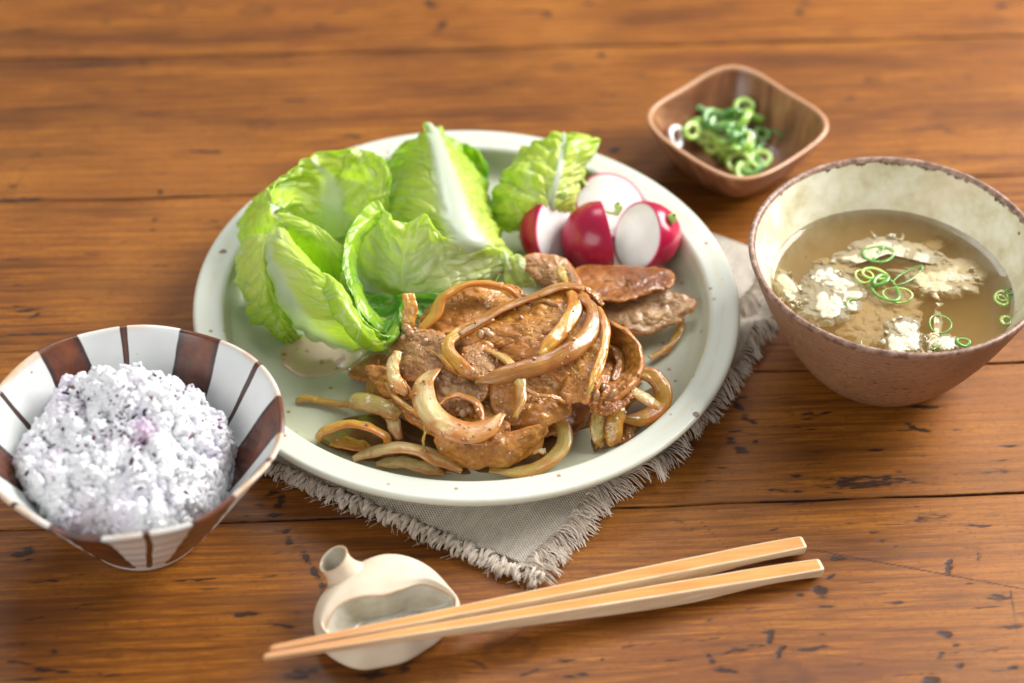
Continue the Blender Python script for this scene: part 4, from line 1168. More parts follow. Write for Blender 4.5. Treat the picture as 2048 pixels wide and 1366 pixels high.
# ------------------------------------------------------------------ radishes
def make_radishes():
    skin = NT("radish_skin"); co = skin.coord()
    b = skin.ramp(skin.noise(co, 50, 4), [(.3, (.30, .005, .035)), (.7, (.52, .013, .062))])
    skin.P(Base_Color=b, Roughness=.24, Specular_IOR_Level=.55, Subsurface_Weight=.12, Subsurface_Scale=.003, Normal=skin.bump(skin.noise(co, 90, 3), .08, .0008))
    flesh = NT("radish_flesh"); co = flesh.coord()
    b = flesh.mix(flesh.attr("edge"), flesh.ramp(flesh.noise(co, 70, 3), [(.3, (.70, .68, .64)), (.6, (.83, .82, .80))]), (.72, .05, .17))
    flesh.P(Base_Color=b, Roughness=.30, Subsurface_Weight=.5, Subsurface_Scale=.004, Specular_IOR_Level=.45, Coat_Weight=.2)
    flesh.set(flesh.b.inputs['Subsurface Radius'], (1, .8, .8))
    stem = NT("radish_stem"); stem.P(Base_Color=stem.ramp(stem.noise(stem.coord(), 80, 2), [(.3, (.30, .48, .06)), (.7, (.62, .72, .25))]), Roughness=.4, Subsurface_Weight=.3, Subsurface_Scale=.002)

    def piece(cen, rad, axis, cuts, label, stubs=()):
        """cen world cm; axis = stem direction; cuts = [(normal, offset in radii)] kept side is n.x < off"""
        root = thing("radish_piece", (cen[0], cen[1], cen[2] - rad * .8), label, "radish", "cut radishes")
        ax = np.array(axis, float); ax /= np.linalg.norm(ax)
        t = np.cross(ax, [0.13, .2, 1]); t /= np.linalg.norm(t); b_ = np.cross(ax, t)
        nt, npn = 96, 64
        th = np.linspace(0, math.pi, npn); ph = np.linspace(0, 2 * math.pi, nt, endpoint=False)
        D = np.cos(th)[None, :, None] * ax + np.sin(th)[None, :, None] * (np.cos(ph)[:, None, None] * t + np.sin(ph)[:, None, None] * b_)
        R = rad * (1 + .04 * np.cos(2 * th)[None, :] - .07 * np.exp(-(th / .25) ** 2)[None, :] + .02 * np.sin(3 * ph)[:, None] * np.sin(th)[None, :])
        V = D * R[..., None]
        # build with bmesh so the planes can cut it
        bm = bmesh.new()
        vs = [bm.verts.new(tuple(p)) for p in V.reshape(-1, 3)]
        for f in grid_faces(nt, npn, wrap_u=True):
            try: bm.faces.new([vs[i] for i in f])
            except ValueError: pass
        bmesh.ops.remove_doubles(bm, verts=bm.verts, dist=1e-4)
        caps = []
        for n_, off in cuts:
            n_ = Vector(n_).normalized()
            res = bmesh.ops.bisect_plane(bm, geom=list(bm.verts) + list(bm.edges) + list(bm.faces), plane_co=n_ * off * rad, plane_no=n_, clear_outer=True)
            ed = [e for e in res['geom_cut'] if isinstance(e, bmesh.types.BMEdge)]
            caps.append((n_, off, ed))
        # skin mesh
        bmesh.ops.recalc_face_normals(bm, faces=bm.faces)
        vv = np.array([tuple(v.co) for v in bm.verts]); bm.verts.index_update()
        ff = [tuple(v.index for v in f.verts) for f in bm.faces]
        mesh_obj("skin", vv + cen, ff, skin.m, root)
        # flesh: discs over the cut, slightly inside, drawn as rings
        for n_, off, ed in caps:
            pts = []
            for e in ed:
                if not e.is_valid: continue
                for v in e.verts:
                    p = np.array(v.co)
                    if all(np.dot(p, np.array(Vector(m_).normalized())) < o_ * rad + 1e-3 for m_, o_ in cuts): pts.append(p)
            if len(pts) < 8: continue
            pts = np.array(pts); c = pts.mean(0); nn = np.array(n_)
            a_ = np.cross(nn, [.3, .1, .9]); a_ /= np.linalg.norm(a_); c_ = np.cross(nn, a_)
            ang = np.arctan2((pts - c) @ c_, (pts - c) @ a_)
            o_ = np.argsort(ang); pts = pts[o_]; ang = ang[o_]
            rr = np.linalg.norm(pts - c, axis=1)
            A = np.linspace(-math.pi, math.pi, 96, endpoint=False)
            Rr = np.interp(A, ang, rr, period=2 * math.pi)
            q = np.r_[.0001, np.linspace(.1, .88, 12), .91, .935, .96, .98, 1.0]
            bul = .035 * rad * (1 - q ** 6)
            G = c + (q[None, :, None] * Rr[:, None, None]) * (np.cos(A)[:, None, None] * a_ + np.sin(A)[:, None, None] * c_) + nn * bul[None, :, None]
            edge = np.repeat(sstep(.915, .965, q)[None], 96, 0)
            mesh_obj("cut_face", (G + cen).reshape(-1, 3), grid_faces(96, len(q), wrap_u=True), flesh.m, root, attrs={"edge": edge.ravel()})
        rn = np.random.RandomState(int(cen[0] * 10) % 97)
        ps, rs = [], []
        for (dirn, L, r0) in stubs:
            p0 = ax * rad * .93
            q = np.linspace(0, 1, 8)[:, None]
            dv = np.array(dirn, float); dv /= np.linalg.norm(dv)
            ps.append(cen + p0 + dv * L * q + np.array([0, 0, .12]) * q ** 2 + rn.normal(0, .01, (8, 3))); rs.append(r0 * np.array([1, .95, .9, .9, .95, 1.1, 1.2, .5]))
        if ps:
            Vt, Ft, ix = tubes(ps, rs, 8)
            mesh_obj("stem_stub", Vt, Ft, stem.m, root)

    G = "cut radishes"
    # R1 left half, white side to the right
    piece(at(1103, 462, 2.45), 1.42, (.25, .45, .85), [((.80, -.42, .42), .12)], "half radish at the left of the cluster, thin white cut side facing right", stubs=[((.5, .4, .6), .35, .12), ((.2, .6, .6), .3, .10)])
    # R2 back half, white side up to the camera
    piece(at(1220, 412, 2.2), 1.48, (-.75, .35, .45), [((.10, -.48, .87), .10)], "half radish lying behind the others with its round white cut side up", stubs=[((-.6, .3, .7), .4, .12), ((-.8, .2, .4), .3, .10), ((-.5, .6, .5), .35, .08)])
    # R3 middle, whole red side to the camera, cut facing right/back
    piece(at(1196, 476, 2.35), 1.55, (.42, .05, .75), [((.93, .22, .10), .22)], "red skinned radish half in the middle with a small green stem stub on top", stubs=[((-.9, -.3, .35), .5, .055), ((.1, .2, 1), .42, .13), ((.5, .0, .9), .35, .10)])
    # R4 right, white face to the camera
    piece(at(1288, 474, 2.3), 1.52, (.66, -.10, .62), [((-.78, -.42, .42), .22)], "front right radish half with an oval white cut side towards the viewer", stubs=[((.3, -.1, .8), .38, .12), ((.5, -.4, .6), .34, .09), ((-.2, .2, .8), .3, .09)])


make_radishes()
# ------------------------------------------------------------------ ginger pork and onions
def pork_material(name, seed, c_lo, c_mid, c_hi, rough=.30, sauce=.5, fc=(.42, .130, .012)):
    g = NT(name); co = g.corot((0, 0, .5 + seed * 2), (1, 1, 1), (seed, seed * .7, 0))
    n1 = g.noise(co, 75, 6, .66, .5)
    n2 = g.noise(co, 26, 4, .6)
    fib = g.noise(g.corot((0, 0, .5 + seed * 2), (1, 4.5, 2)), 95, 5, .7)
    b = g.ramp(g.math('ADD', g.math('MULTIPLY', n1, .5), g.math('MULTIPLY', fib, .5)), [(.34, c_lo), (.5, c_mid), (.64, c_hi)])
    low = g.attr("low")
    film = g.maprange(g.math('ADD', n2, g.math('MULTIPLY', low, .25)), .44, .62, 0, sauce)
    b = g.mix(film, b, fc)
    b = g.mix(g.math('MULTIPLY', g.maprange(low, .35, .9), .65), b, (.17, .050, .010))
    b = g.mix(g.maprange(g.noise(co, 34, 4, .7, .8), .54, .66, 0, .55), b, (.20, .068, .016))
    b = g.mix(g.math('MULTIPLY', g.attr("edge"), .6), b, (.56, .21, .04))
    b = g.mix(g.maprange(g.noise(co, 160, 3, .7), .62, .72, 0, .4), b, (.12, .040, .012))
    g.P(Base_Color=b, Roughness=.45, Specular_IOR_Level=.3, Subsurface_Weight=.18, Subsurface_Scale=.002, Coat_Weight=g.maprange(g.noise(co, 34, 3), .36, .54, .15, 1.0), Coat_Roughness=.06, Coat_IOR=1.45)
    g.set(g.b.inputs['Subsurface Radius'], (1, .35, .15))
    dry = g.maprange(g.noise(co, 30, 3), .40, .62, .12, 1.0)
    b1 = g.bump(n1, .16, .0010)
    b2 = g.bump(fib, g.math('MULTIPLY', dry, .5), .0007, b1)
    b3 = g.bump(g.noise(co, 330, 3, .6), g.math('MULTIPLY', dry, .45), .0005, b2)
    g.P(Normal=b3, Coat_Normal=g.bump(g.noise(co, 120, 5, .7), .70, .0014))
    return g.m


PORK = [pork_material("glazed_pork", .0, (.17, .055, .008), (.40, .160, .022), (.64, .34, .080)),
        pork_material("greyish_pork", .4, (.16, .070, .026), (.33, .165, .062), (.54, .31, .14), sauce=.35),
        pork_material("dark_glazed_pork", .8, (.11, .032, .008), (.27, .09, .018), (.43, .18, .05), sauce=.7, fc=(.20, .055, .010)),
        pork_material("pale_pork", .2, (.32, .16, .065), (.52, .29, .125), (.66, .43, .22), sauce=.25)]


def onion_material(name, pale, deep, seed):
    g = NT(name); co = g.coord()
    s, l = g.attr("across"), g.attr("along")
    lines = g.noise(g.n('ShaderNodeCombineXYZ', {0: g.math('MULTIPLY', s, 20.0), 1: g.math('MULTIPLY', l, .5), 2: seed}).outputs[0], 1.6, 3, .6)
    n = g.noise(co, 55, 4, .6)
    e = g.math('ABSOLUTE', g.math('SUBTRACT', s, .5))
    ed = g.maprange(g.math('ADD', e, g.math('MULTIPLY', g.math('SUBTRACT', n, .5), .7)), .20, .46)
    b = g.ramp(lines, [(.3, tuple(c * .60 for c in pale)), (.65, pale)])
    b = g.mix(g.maprange(n, .46, .66, 0, .75), b, deep)
    b = g.mix(g.math('MULTIPLY', ed, .75), b, deep)
    b = g.mix(g.maprange(g.noise(co, 190, 3), .62, .7, 0, .45), b, (.36, .13, .025))
    g.P(Base_Color=b, Roughness=.30, Specular_IOR_Level=.5, Subsurface_Weight=.7, Subsurface_Scale=.005, Coat_Weight=.6, Coat_Roughness=.10)
    g.set(g.b.inputs['Subsurface Radius'], (1, .78, .35))
    g.P(Normal=g.bump(lines, .14, .0006, g.bump(n, .3, .0012)), Coat_Normal=g.bump(g.noise(co, 120, 4, .65), .7, .0014))
    return g.m


ONION = [onion_material("onion_pale", (.80, .61, .28), (.44, .140, .012), 0.1),
         onion_material("onion_amber", (.68, .38, .062), (.46, .14, .009), 2.1),
         onion_material("onion_brown", (.46, .21, .040), (.29, .082, .008), 4.1),
         onion_material("onion_yellow_green", (.60, .45, .14), (.38, .16, .022), 6.1)]


def slab(label, outline, zs, zc, th=.24, mat=0, center=None, rough=.10, wav=.16, seed=0, ctrl=(), nr=34, na=150, curl=None, name="pork_slice", cat="pork slice"):
    """irregular slice from a photo outline; zs heights on the outline, zc height at the middle"""
    O = np.array([(u, v, z) for (u, v), z in zip(outline, zs if hasattr(zs, '__len__') else [zs] * len(outline))], float)
    C = catmull(O, na, True)
    c = np.array(center if center else (O[:, 0].mean(), O[:, 1].mean()))
    A = np.linspace(0, 2 * math.pi, na, endpoint=False)
    jag = rough * 50 * fbm(np.stack([np.cos(A) * 4 + seed, np.sin(A) * 4, A * 0], -1), 4, seed, .65)
    dirs = C[:, :2] - c; L = np.linalg.norm(dirs, axis=1)
    C[:, :2] = c + dirs * (1 + jag / L)[:, None]
    q = np.r_[.0001, np.linspace(.06, .94, nr - 4), .97, .99, 1.0]
    U = c[0] + (C[:, 0] - c[0])[:, None] * q; V_ = c[1] + (C[:, 1] - c[1])[:, None] * q
    zm = C[:, 2].mean()
    zc = min(zc, zm + .10)
    Z = zc + (C[:, 2] + .06 - zc)[:, None] * q ** 1.3
    for (cu, cv, r, dz) in ctrl:
        Z = Z + dz * np.exp(-((U - cu) ** 2 + ((V_ - cv) * 1.4) ** 2) / r ** 2)
    W = np.stack([U / 50, V_ / 35, U * 0 + seed], -1)
    Z = Z + wav * fbm(W * .9, 3, seed + 2) + .06 * fbm(W * 3.2, 4, seed + 3, .6)
    G = atv(U, V_, Z)
    N = grid_normals(G); N[:, 0] = N[:, 1].mean(0); N[:, 0] /= np.linalg.norm(N[:, 0], axis=-1, keepdims=True)
    if N[..., 2].mean() < 0: N = -N
    thk = th * (1 + .35 * fbm(W * 1.5, 2, seed + 4)) * (1 - .45 * q[None, :] ** 10)
    wr = 1 - np.abs(fbm(W * 1.7 + .5 * fbm(W * 2, 2, seed)[..., None], 3, seed + 8)) * 2.5
    hh = .020 * fbm(W * 6, 3, seed + 5) + .050 * wr
    G = G + N * hh[..., None]
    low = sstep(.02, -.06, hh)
    Tp = G + N * thk[..., None] * .5; Bt = G - N * thk[..., None] * .5
    out = np.gradient(G, axis=1)[:, -1]; out /= np.linalg.norm(out, axis=-1, keepdims=True) + 1e-9
    E1 = G[:, -1] + out * thk[:, -1:] * .32 + N[:, -1] * thk[:, -1:] * .32
    E2 = G[:, -1] + out * thk[:, -1:] * .48
    E3 = G[:, -1] + out * thk[:, -1:] * .32 - N[:, -1] * thk[:, -1:] * .32
    ALL = np.concatenate([Tp, E1[:, None], E2[:, None], E3[:, None], Bt[:, ::-1]], axis=1)
    e = np.concatenate([np.repeat(sstep(.86, 1, q)[None], na, 0), np.ones((na, 3)), np.repeat(sstep(.86, 1, q)[::-1][None], na, 0)], 1)
    F = grid_faces(na, ALL.shape[1], wrap_u=True)
    V = ALL.reshape(-1, 3)
    V[:, 2] = np.maximum(V[:, 2], .98)
    TOPS.append((V, F))
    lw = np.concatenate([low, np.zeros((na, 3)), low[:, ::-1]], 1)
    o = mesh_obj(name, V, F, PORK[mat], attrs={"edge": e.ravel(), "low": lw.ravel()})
    return tag(o, label, cat)


def strip(label, pts, w, th=.20, mat=0, tilt=0, cup=.25, seed=0, taper=(.5, .6), n=90, m=22, twist=0, wob=.045, zoff=0, plen=None, name="onion_slice", cat="onion slice"):
    w, th, cup = w * 1.0, th * .62, cup * 1.0
    """band along photo points (u, v, z). tilt in degrees raises one side of the band; cup bends it across"""
    P = np.array(pts, float)
    C = catmull(P, n)
    X = atv(C[:, 0], C[:, 1], C[:, 2] + zoff)
    T = np.gradient(X, axis=0); T /= np.linalg.norm(T, axis=1, keepdims=True)
    S = np.cross(T, [0, 0, 1.0]); S /= np.linalg.norm(S, axis=1, keepdims=True)
    U = np.cross(S, T)
    l = np.linspace(0, 1, n)
    a = np.radians((np.interp(l, np.linspace(0, 1, len(tilt)), tilt) if hasattr(tilt, '__len__') else tilt + twist * (l - .5)))[:, None]
    S2 = S * np.cos(a) + U * np.sin(a); U2 = U * np.cos(a) - S * np.sin(a)
    W = w * (taper[0] + (1 - taper[0]) * sstep(0, .25, l)) * (taper[1] + (1 - taper[1]) * sstep(0, .25, 1 - l)) * (1 + .10 * fbm(np.stack([l * 5, l * 0, l * 0 + seed], -1), 2, seed))
    x = np.linspace(-.5, .5, m)
    off = -cup * (2 * x) ** 2                    # crescent cross section
    G = X[:, None] + S2[:, None] * (x[None, :, None] * W[:, None, None]) + U2[:, None] * (off[None, :, None] * W[:, None, None])
    K = np.stack([l[:, None] * 7 + x * 0, l[:, None] * 0 + x * 2.5, x * 0 + seed + l[:, None] * 0], -1)
    G = G + U2[:, None] * (wob * 1.6 * fbm(K, 3, seed))[..., None] + S2[:, None] * (wob * fbm(K + 5, 2, seed + 1))[..., None]
    N = grid_normals(G)
    if (N * U2[:, None]).sum(-1).mean() < 0: N = -N
    prof = np.sqrt(np.clip(1 - (2 * x) ** 6, .02, 1))[None, :] * np.ones((n, 1))
    endp = np.sqrt(np.clip(1 - (2 * l - 1) ** 14, .02, 1))[:, None]
    thk = th * prof * endp
    G[..., 2] = np.maximum(G[..., 2], 1.0 + th * .35)
    Ls = np.linalg.norm(np.diff(X, axis=0), axis=1).sum()
    nu, nv = G.shape[:2]
    o = shell(name, G, thk, ONION[mat], None, {"across": (x[None] + .5) * np.ones((n, 1)), "along": l[:, None] * Ls * np.ones((1, m))}, collect=True, N=N)
    return tag(o, label, cat)


def sheet_slice(label, rows, th=.24, mat=0, seed=0, nu=80, nv=80, amp=.08, name="pork_slice", cat="pork slice"):
    C = catmull(catmull(np.array(rows, float), nu).transpose(1, 0, 2), nv).transpose(1, 0, 2)
    G = atv(C[..., 0], C[..., 1], C[..., 2])
    N = grid_normals(G)
    if N[..., 2].mean() < 0: N = -N
    W = G * .9
    s = np.linspace(0, 1, nu)[:, None]; t = np.linspace(0, 1, nv)[None]
    ed = np.minimum(np.minimum(s, 1 - s), np.minimum(t, 1 - t))
    hh = .045 * fbm(W * 6, 3, seed + 1) + .05 * (1 - np.abs(fbm(W * 2.4, 3, seed + 8)) * 2.5)
    G = G + N * (amp * fbm(W * 1.2 + seed, 3, seed) + hh)[..., None]
    G = G + np.gradient(G, axis=0) * (2.2 * fbm(W * 3.5, 3, seed + 3) * np.exp(-ed / .05))[..., None] + np.gradient(G, axis=1) * (2.2 * fbm(W * 3.5 + 4, 3, seed + 4) * np.exp(-ed / .05))[..., None]
    G[..., 2] = np.maximum(G[..., 2], 1.0 + th * .4)
    thk = th * (1 + .3 * fbm(W, 2, seed + 2)) * np.sqrt(np.clip(ed / .035, .12, 1))
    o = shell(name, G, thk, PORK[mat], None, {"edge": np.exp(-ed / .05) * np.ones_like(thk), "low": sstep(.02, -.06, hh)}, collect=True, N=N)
    return tag(o, label, cat)


def make_meat():
    # lower layer ------------------------------------------------
    slab("broad dark pork slice at the bottom of the heap, mostly covered by the others",
         [(770, 800), (790, 710), (880, 670), (1000, 640), (1150, 640), (1255, 690), (1275, 770), (1190, 815), (1150, 850), (1060, 880), (960, 895), (870, 870)], 1.3, 2.3, .3, 2, seed=1)
    slab("dark sauce covered pork end showing low in the gap above the front rim", [(1100, 842), (1130, 815), (1175, 800), (1178, 830), (1160, 858), (1125, 872), (1100, 865)], 1.15, 1.5, .25, 2, seed=2, rough=.12)
    slab("smooth pale brown pork slice lying flat at the right end, below the radishes",
         [(1165, 610), (1180, 580), (1250, 575), (1320, 578), (1345, 586), (1372, 594), (1388, 604), (1384, 622), (1368, 632), (1362, 642), (1335, 652), (1300, 667), (1272, 668), (1245, 655), (1205, 640)], [1.9, 2.0, 2.1, 2.1, 2.0, 1.9, 1.8, 1.7, 1.65, 1.6, 1.6, 1.55, 1.6, 1.7, 1.9], 2.35, .22, 3, seed=4, rough=.13, wav=.14)
    slab("narrow dark glossy pork piece resting on the pale slice under the radishes",
         [(1145, 556), (1165, 536), (1230, 535), (1290, 538), (1330, 542), (1344, 549), (1346, 566), (1338, 578), (1310, 582), (1280, 592), (1246, 603), (1205, 600), (1170, 588)], [2.4, 2.2, 2.2, 2.2, 2.2, 2.25, 2.4, 2.5, 2.55, 2.6, 2.65, 2.6, 2.6], 2.6, .22, 2, seed=5, rough=.14, wav=.15)
    slab("small tilted pork slice next to the lettuce, left of the red radishes",
         [(1043, 524), (1056, 510), (1090, 510), (1128, 520), (1150, 545), (1160, 575), (1120, 588), (1085, 568), (1060, 548)], [2.9, 3.1, 3.0, 2.8, 2.8, 2.8, 2.5, 2.5, 2.7], 2.85, .24, 1, seed=6, rough=.08)
    slab("long narrow reddish pork slice on the left flank of the heap",
         [(735, 738), (762, 733), (800, 752), (830, 790), (880, 830), (940, 862), (925, 885), (870, 872), (815, 835), (765, 790)], [2.4, 2.6, 2.8, 2.8, 2.6, 2.3, 1.9, 1.9, 2.0, 2.1], 2.6, .24, 0, seed=7, rough=.1)
    slab("grey brown pork slice with a torn edge at the upper left of the heap",
         [(780, 690), (800, 668), (835, 660), (878, 668), (900, 700), (888, 735), (850, 755), (815, 760), (790, 735)], [2.5, 2.8, 3.2, 3.3, 3.3, 3.2, 3.0, 2.7, 2.4], 3.3, .28, 1, seed=8, rough=.12, wav=.25)
    slab("grey pork slice in the left half of the heap inside the pale onion crescent",
         [(862, 748), (885, 722), (925, 715), (965, 738), (975, 775), (955, 812), (915, 830), (880, 812)], [2.9, 3.1, 3.2, 3.2, 3.1, 2.9, 2.7, 2.7], 3.2, .26, 1, seed=9, rough=.1, wav=.22)
    slab("fringed pork slice at the back of the heap with the onion loop on it",
         [(835, 650), (868, 612), (905, 590), (955, 575), (1010, 568), (1045, 585), (1030, 612), (985, 640), (935, 664), (880, 668)], [2.8, 3.0, 3.1, 3.3, 3.3, 3.2, 3.1, 3.1, 3.1, 3.0], 3.15, .26, 0, seed=10, rough=.12, wav=.2)
    slab("square ended pork slice in the lower middle of the heap, its front edge curled",
         [(1000, 745), (1035, 728), (1085, 722), (1118, 742), (1132, 772), (1140, 818), (1125, 834), (1085, 852), (1045, 858), (1015, 850), (985, 812), (985, 772)], [3.3, 3.5, 3.6, 3.4, 3.2, 2.5, 2.4, 2.3, 2.3, 2.4, 2.8, 3.1], 3.3, .26, 0, seed=11, rough=.08, ctrl=[(1080, 838, 26, .35)])
    sheet_slice("rough edged pork slice curling along the very front of the heap",
                [[(868, 872, 2.5), (930, 872, 2.6), (1000, 868, 2.7), (1060, 852, 2.8), (1098, 838, 2.9)],
                 [(872, 888, 2.2), (930, 892, 2.4), (1000, 890, 2.5), (1060, 872, 2.5), (1098, 852, 2.5)],
                 [(884, 902, 1.7), (935, 912, 1.9), (1000, 910, 2.0), (1056, 893, 2.0), (1092, 868, 2.0)],
                 [(900, 912, 1.2), (940, 930, 1.3), (1000, 930, 1.3), (1050, 912, 1.4), (1085, 885, 1.5)]], .26, 0, seed=12, amp=.18)
    sheet_slice("ring shaped pork slice curled up like a cup at the right of the heap",
                [[(1222, 642, 3.6), (1258, 658, 3.6), (1283, 692, 3.4), (1288, 730, 3.2), (1272, 768, 3.0), (1240, 800, 2.8), (1198, 812, 2.7)],
                 [(1214, 656, 3.2), (1244, 672, 3.2), (1264, 700, 3.1), (1268, 732, 2.9), (1255, 762, 2.8), (1228, 788, 2.7), (1192, 798, 2.7)],
                 [(1208, 680, 2.7), (1230, 690, 2.6), (1242, 712, 2.4), (1242, 735, 2.4), (1230, 755, 2.5), (1210, 770, 2.7), (1185, 780, 2.9)],
                 [(1198, 712, 2.6), (1208, 716, 2.5), (1212, 724, 2.4), (1210, 735, 2.5), (1202, 745, 2.7), (1192, 755, 2.9), (1175, 765, 3.1)]], .26, 0, seed=13, amp=.16)
    slab("large glazed pork slice on top of the middle of the heap",
         [(925, 672), (965, 640), (1010, 612), (1070, 590), (1130, 578), (1172, 592), (1186, 640), (1150, 690), (1090, 722), (1040, 722), (985, 715), (940, 700)], [3.5, 3.6, 3.8, 3.9, 4.0, 3.9, 3.9, 3.7, 3.6, 3.4, 3.3, 3.4], 4.0, .28, 0, seed=14, rough=.06, wav=.2, ctrl=[(1000, 700, 30, -.25)])
    slab("glazed pork slice right of the middle, below the crossing onion ribbons",
         [(1085, 722), (1130, 690), (1170, 650), (1200, 655), (1208, 700), (1202, 750), (1182, 800), (1155, 803), (1120, 800), (1125, 765), (1100, 745)], [3.5, 3.7, 3.9, 3.9, 3.8, 3.6, 3.2, 3.1, 3.0, 3.3, 3.4], 3.85, .28, 0, seed=15, rough=.06, wav=.15)
    slab("lumpy brown pork scrap low between the pale onion crescent and the front", [(935, 800), (965, 790), (1000, 800), (1020, 850), (1000, 885), (950, 885), (900, 878), (900, 850)], 2.4, 2.7, .3, 0, seed=16, rough=.12)
    slab("pink brown pork scrap framed by the orange onion loop", [(925, 705), (950, 690), (985, 706), (990, 735), (968, 758), (940, 745)], 3.5, 3.75, .22, 1, seed=17, rough=.12, wav=.2)
    slab("knobbly pork end hanging over the right lower edge of the heap", [(1180, 795), (1215, 775), (1255, 775), (1260, 800), (1225, 822), (1195, 828)], 2.6, 2.95, .26, 2, seed=18, rough=.16, wav=.3)
    slab("pork scrap lying low behind the heap by the dressing", [(700, 745), (740, 715), (790, 715), (800, 745), (770, 765), (720, 760)], 1.2, 1.4, .2, 2, seed=19, rough=.1)

    # onions -------------------------------------------------------
    strip("big pale onion crescent lying on the front left of the heap", [(868, 738, 3.4), (846, 768, 3.5), (850, 808, 3.5), (880, 842, 3.4), (930, 862, 3.3), (978, 852, 3.3), (1006, 826, 3.35)], .95, .26, 0, tilt=[-25, -22, -15, 0, 8], cup=.10, seed=21, taper=(.75, .35))
    strip("small onion ring end curled inside the pale onion crescent", [(868, 822, 3.3), (885, 800, 3.35), (922, 790, 3.4), (955, 808, 3.35), (966, 842, 3.2)], .42, .2, 2, tilt=35, cup=.1, seed=22)
    strip("orange onion slice bent into an open loop left of the middle", [(966, 756, 3.5), (935, 742, 3.75), (905, 715, 3.8), (895, 688, 3.85), (912, 668, 3.9), (950, 648, 4.0), (985, 632, 4.05)], .50, .26, 1, tilt=[30, 40, 20, 0, -5], cup=.12, seed=23, taper=(.6, .9))
    strip("long translucent onion slice running over the top edge of the heap", [(915, 668, 3.9), (965, 636, 4.05), (1015, 610, 4.15), (1070, 590, 4.25), (1125, 570, 4.3), (1168, 572, 4.2)], .62, .18, 2, tilt=28, cup=.12, seed=24, taper=(.7, .8))
    strip("longest onion ribbon, sweeping in an S across the front of the top slice", [(1160, 592, 4.25), (1188, 618, 4.25), (1182, 660, 4.3), (1145, 700, 4.3), (1090, 726, 4.2), (1035, 742, 4.1), (985, 756, 3.9), (950, 765, 3.6)], .72, .26, 2, tilt=[10, 25, 35, 30, 20], cup=.14, seed=25, taper=(.7, .3))
    strip("onion ribbon parallel to the longest one, just inside its curve", [(1140, 580, 4.25), (1150, 610, 4.3), (1132, 650, 4.3), (1102, 685, 4.2), (1080, 712, 4.0)], .62, .2, 1, tilt=[0, 15, 30, 35], cup=.14, seed=26, taper=(.6, .5))
    strip("slender amber onion slice hanging down at the right of the top slices", [(1196, 612, 4.2), (1212, 650, 4.2), (1208, 700, 4.1), (1192, 745, 3.9), (1176, 790, 3.6)], .40, .22, 1, tilt=25, cup=.1, seed=27, taper=(.5, .4))
    strip("green yellow onion arc standing in the middle of the heap", [(968, 700, 3.7), (1005, 712, 3.9), (1034, 745, 3.9), (1042, 790, 3.7), (1030, 835, 3.4)], .44, .2, 3, tilt=[20, 10, -5, -15], cup=.1, seed=28, taper=(.5, .5))
    strip("thick onion loop arching at the back left of the heap", [(838, 662, 3.2), (868, 632, 3.5), (884, 595, 3.9), (925, 572, 4.1), (972, 568, 4.1), (1015, 578, 4.0), (1040, 598, 3.6)], .62, .34, 1, tilt=[20, 30, 45, 50, 45], cup=.1, seed=29, taper=(.7, .7))
    strip("short pale yellow onion piece on the grey pork at the upper left", [(795, 702, 3.4), (784, 730, 3.3), (790, 762, 3.1), (812, 790, 2.9)], .55, .24, 0, tilt=-10, cup=.1, seed=30, taper=(.6, .5))
    strip("onion stub standing upright against the lettuce at the left of the heap", [(818, 586, 4.2), (820, 618, 3.8), (816, 650, 3.3), (808, 672, 2.9)], .55, .40, 1, tilt=5, cup=.08, seed=31, taper=(.9, .9), wob=.05)
    strip("translucent onion chunk at the left foot of the heap", [(700, 796, 1.9), (730, 800, 2.2), (768, 812, 2.3), (800, 830, 2.2)], .85, .26, 3, tilt=-10, cup=.18, seed=32, taper=(.8, .7))
    strip("thin onion strand trailing out onto the plate at the left", [(590, 800, 1.12), (612, 794, 1.25), (640, 800, 1.2), (680, 806, 1.25), (715, 806, 1.4)], .32, .16, 1, tilt=0, cup=.2, seed=33, taper=(.5, .9))
    strip("wide onion slice arching at the lower left of the plate", [(632, 878, 1.3), (650, 858, 1.7), (690, 846, 2.0), (735, 850, 2.2), (770, 868, 2.0), (780, 890, 1.6)], .70, .26, 1, tilt=[20, 30, 35, 30], cup=.16, seed=34, taper=(.6, .6))
    strip("onion piece tucked under the wide arching slice at the lower left", [(660, 885, 1.2), (690, 884, 1.35), (722, 890, 1.3), (740, 896, 1.15)], .65, .2, 1, tilt=5, cup=.1, seed=35)
    strip("long pale onion slice along the front left rim of the plate", [(705, 918, 1.2), (745, 900, 1.5), (795, 890, 1.8), (845, 898, 1.9), (885, 918, 1.7), (925, 940, 1.3)], .80, .26, 0, tilt=[10, 20, 20, 10], cup=.2, seed=36, taper=(.35, .5))
    strip("pale onion petal nearest the front rim", [(752, 928, 1.15), (795, 920, 1.35), (845, 930, 1.35), (890, 946, 1.15)], .68, .2, 0, tilt=5, cup=.2, seed=37, taper=(.4, .4))
    strip("brown onion slice in the shade of the left flank, upright", [(790, 790, 2.3), (782, 820, 2.1), (790, 850, 1.9), (800, 880, 1.5)], .55, .22, 0, tilt=10, cup=.15, seed=38)
    strip("brown onion slice half under the left flank of the heap", [(760, 740, 1.8), (745, 765, 1.6), (750, 795, 1.5), (790, 815, 1.6)], .6, .22, 2, tilt=-15, cup=.15, seed=39)
    strip("amber onion crescent at the front of the plate under the rough pork", [(978, 940, 1.2), (1035, 942, 1.3), (1085, 928, 1.45), (1122, 895, 1.6), (1128, 858, 1.8), (1105, 835, 1.9)], .68, .24, 3, tilt=[0, 5, 15, 20], cup=.16, seed=40, taper=(.4, .6))
    strip("little pale onion bit inside the front amber crescent", [(1058, 905, 1.4), (1075, 900, 1.5), (1092, 902, 1.4)], .4, .16, 0, tilt=0, cup=.1, seed=41, n=40)
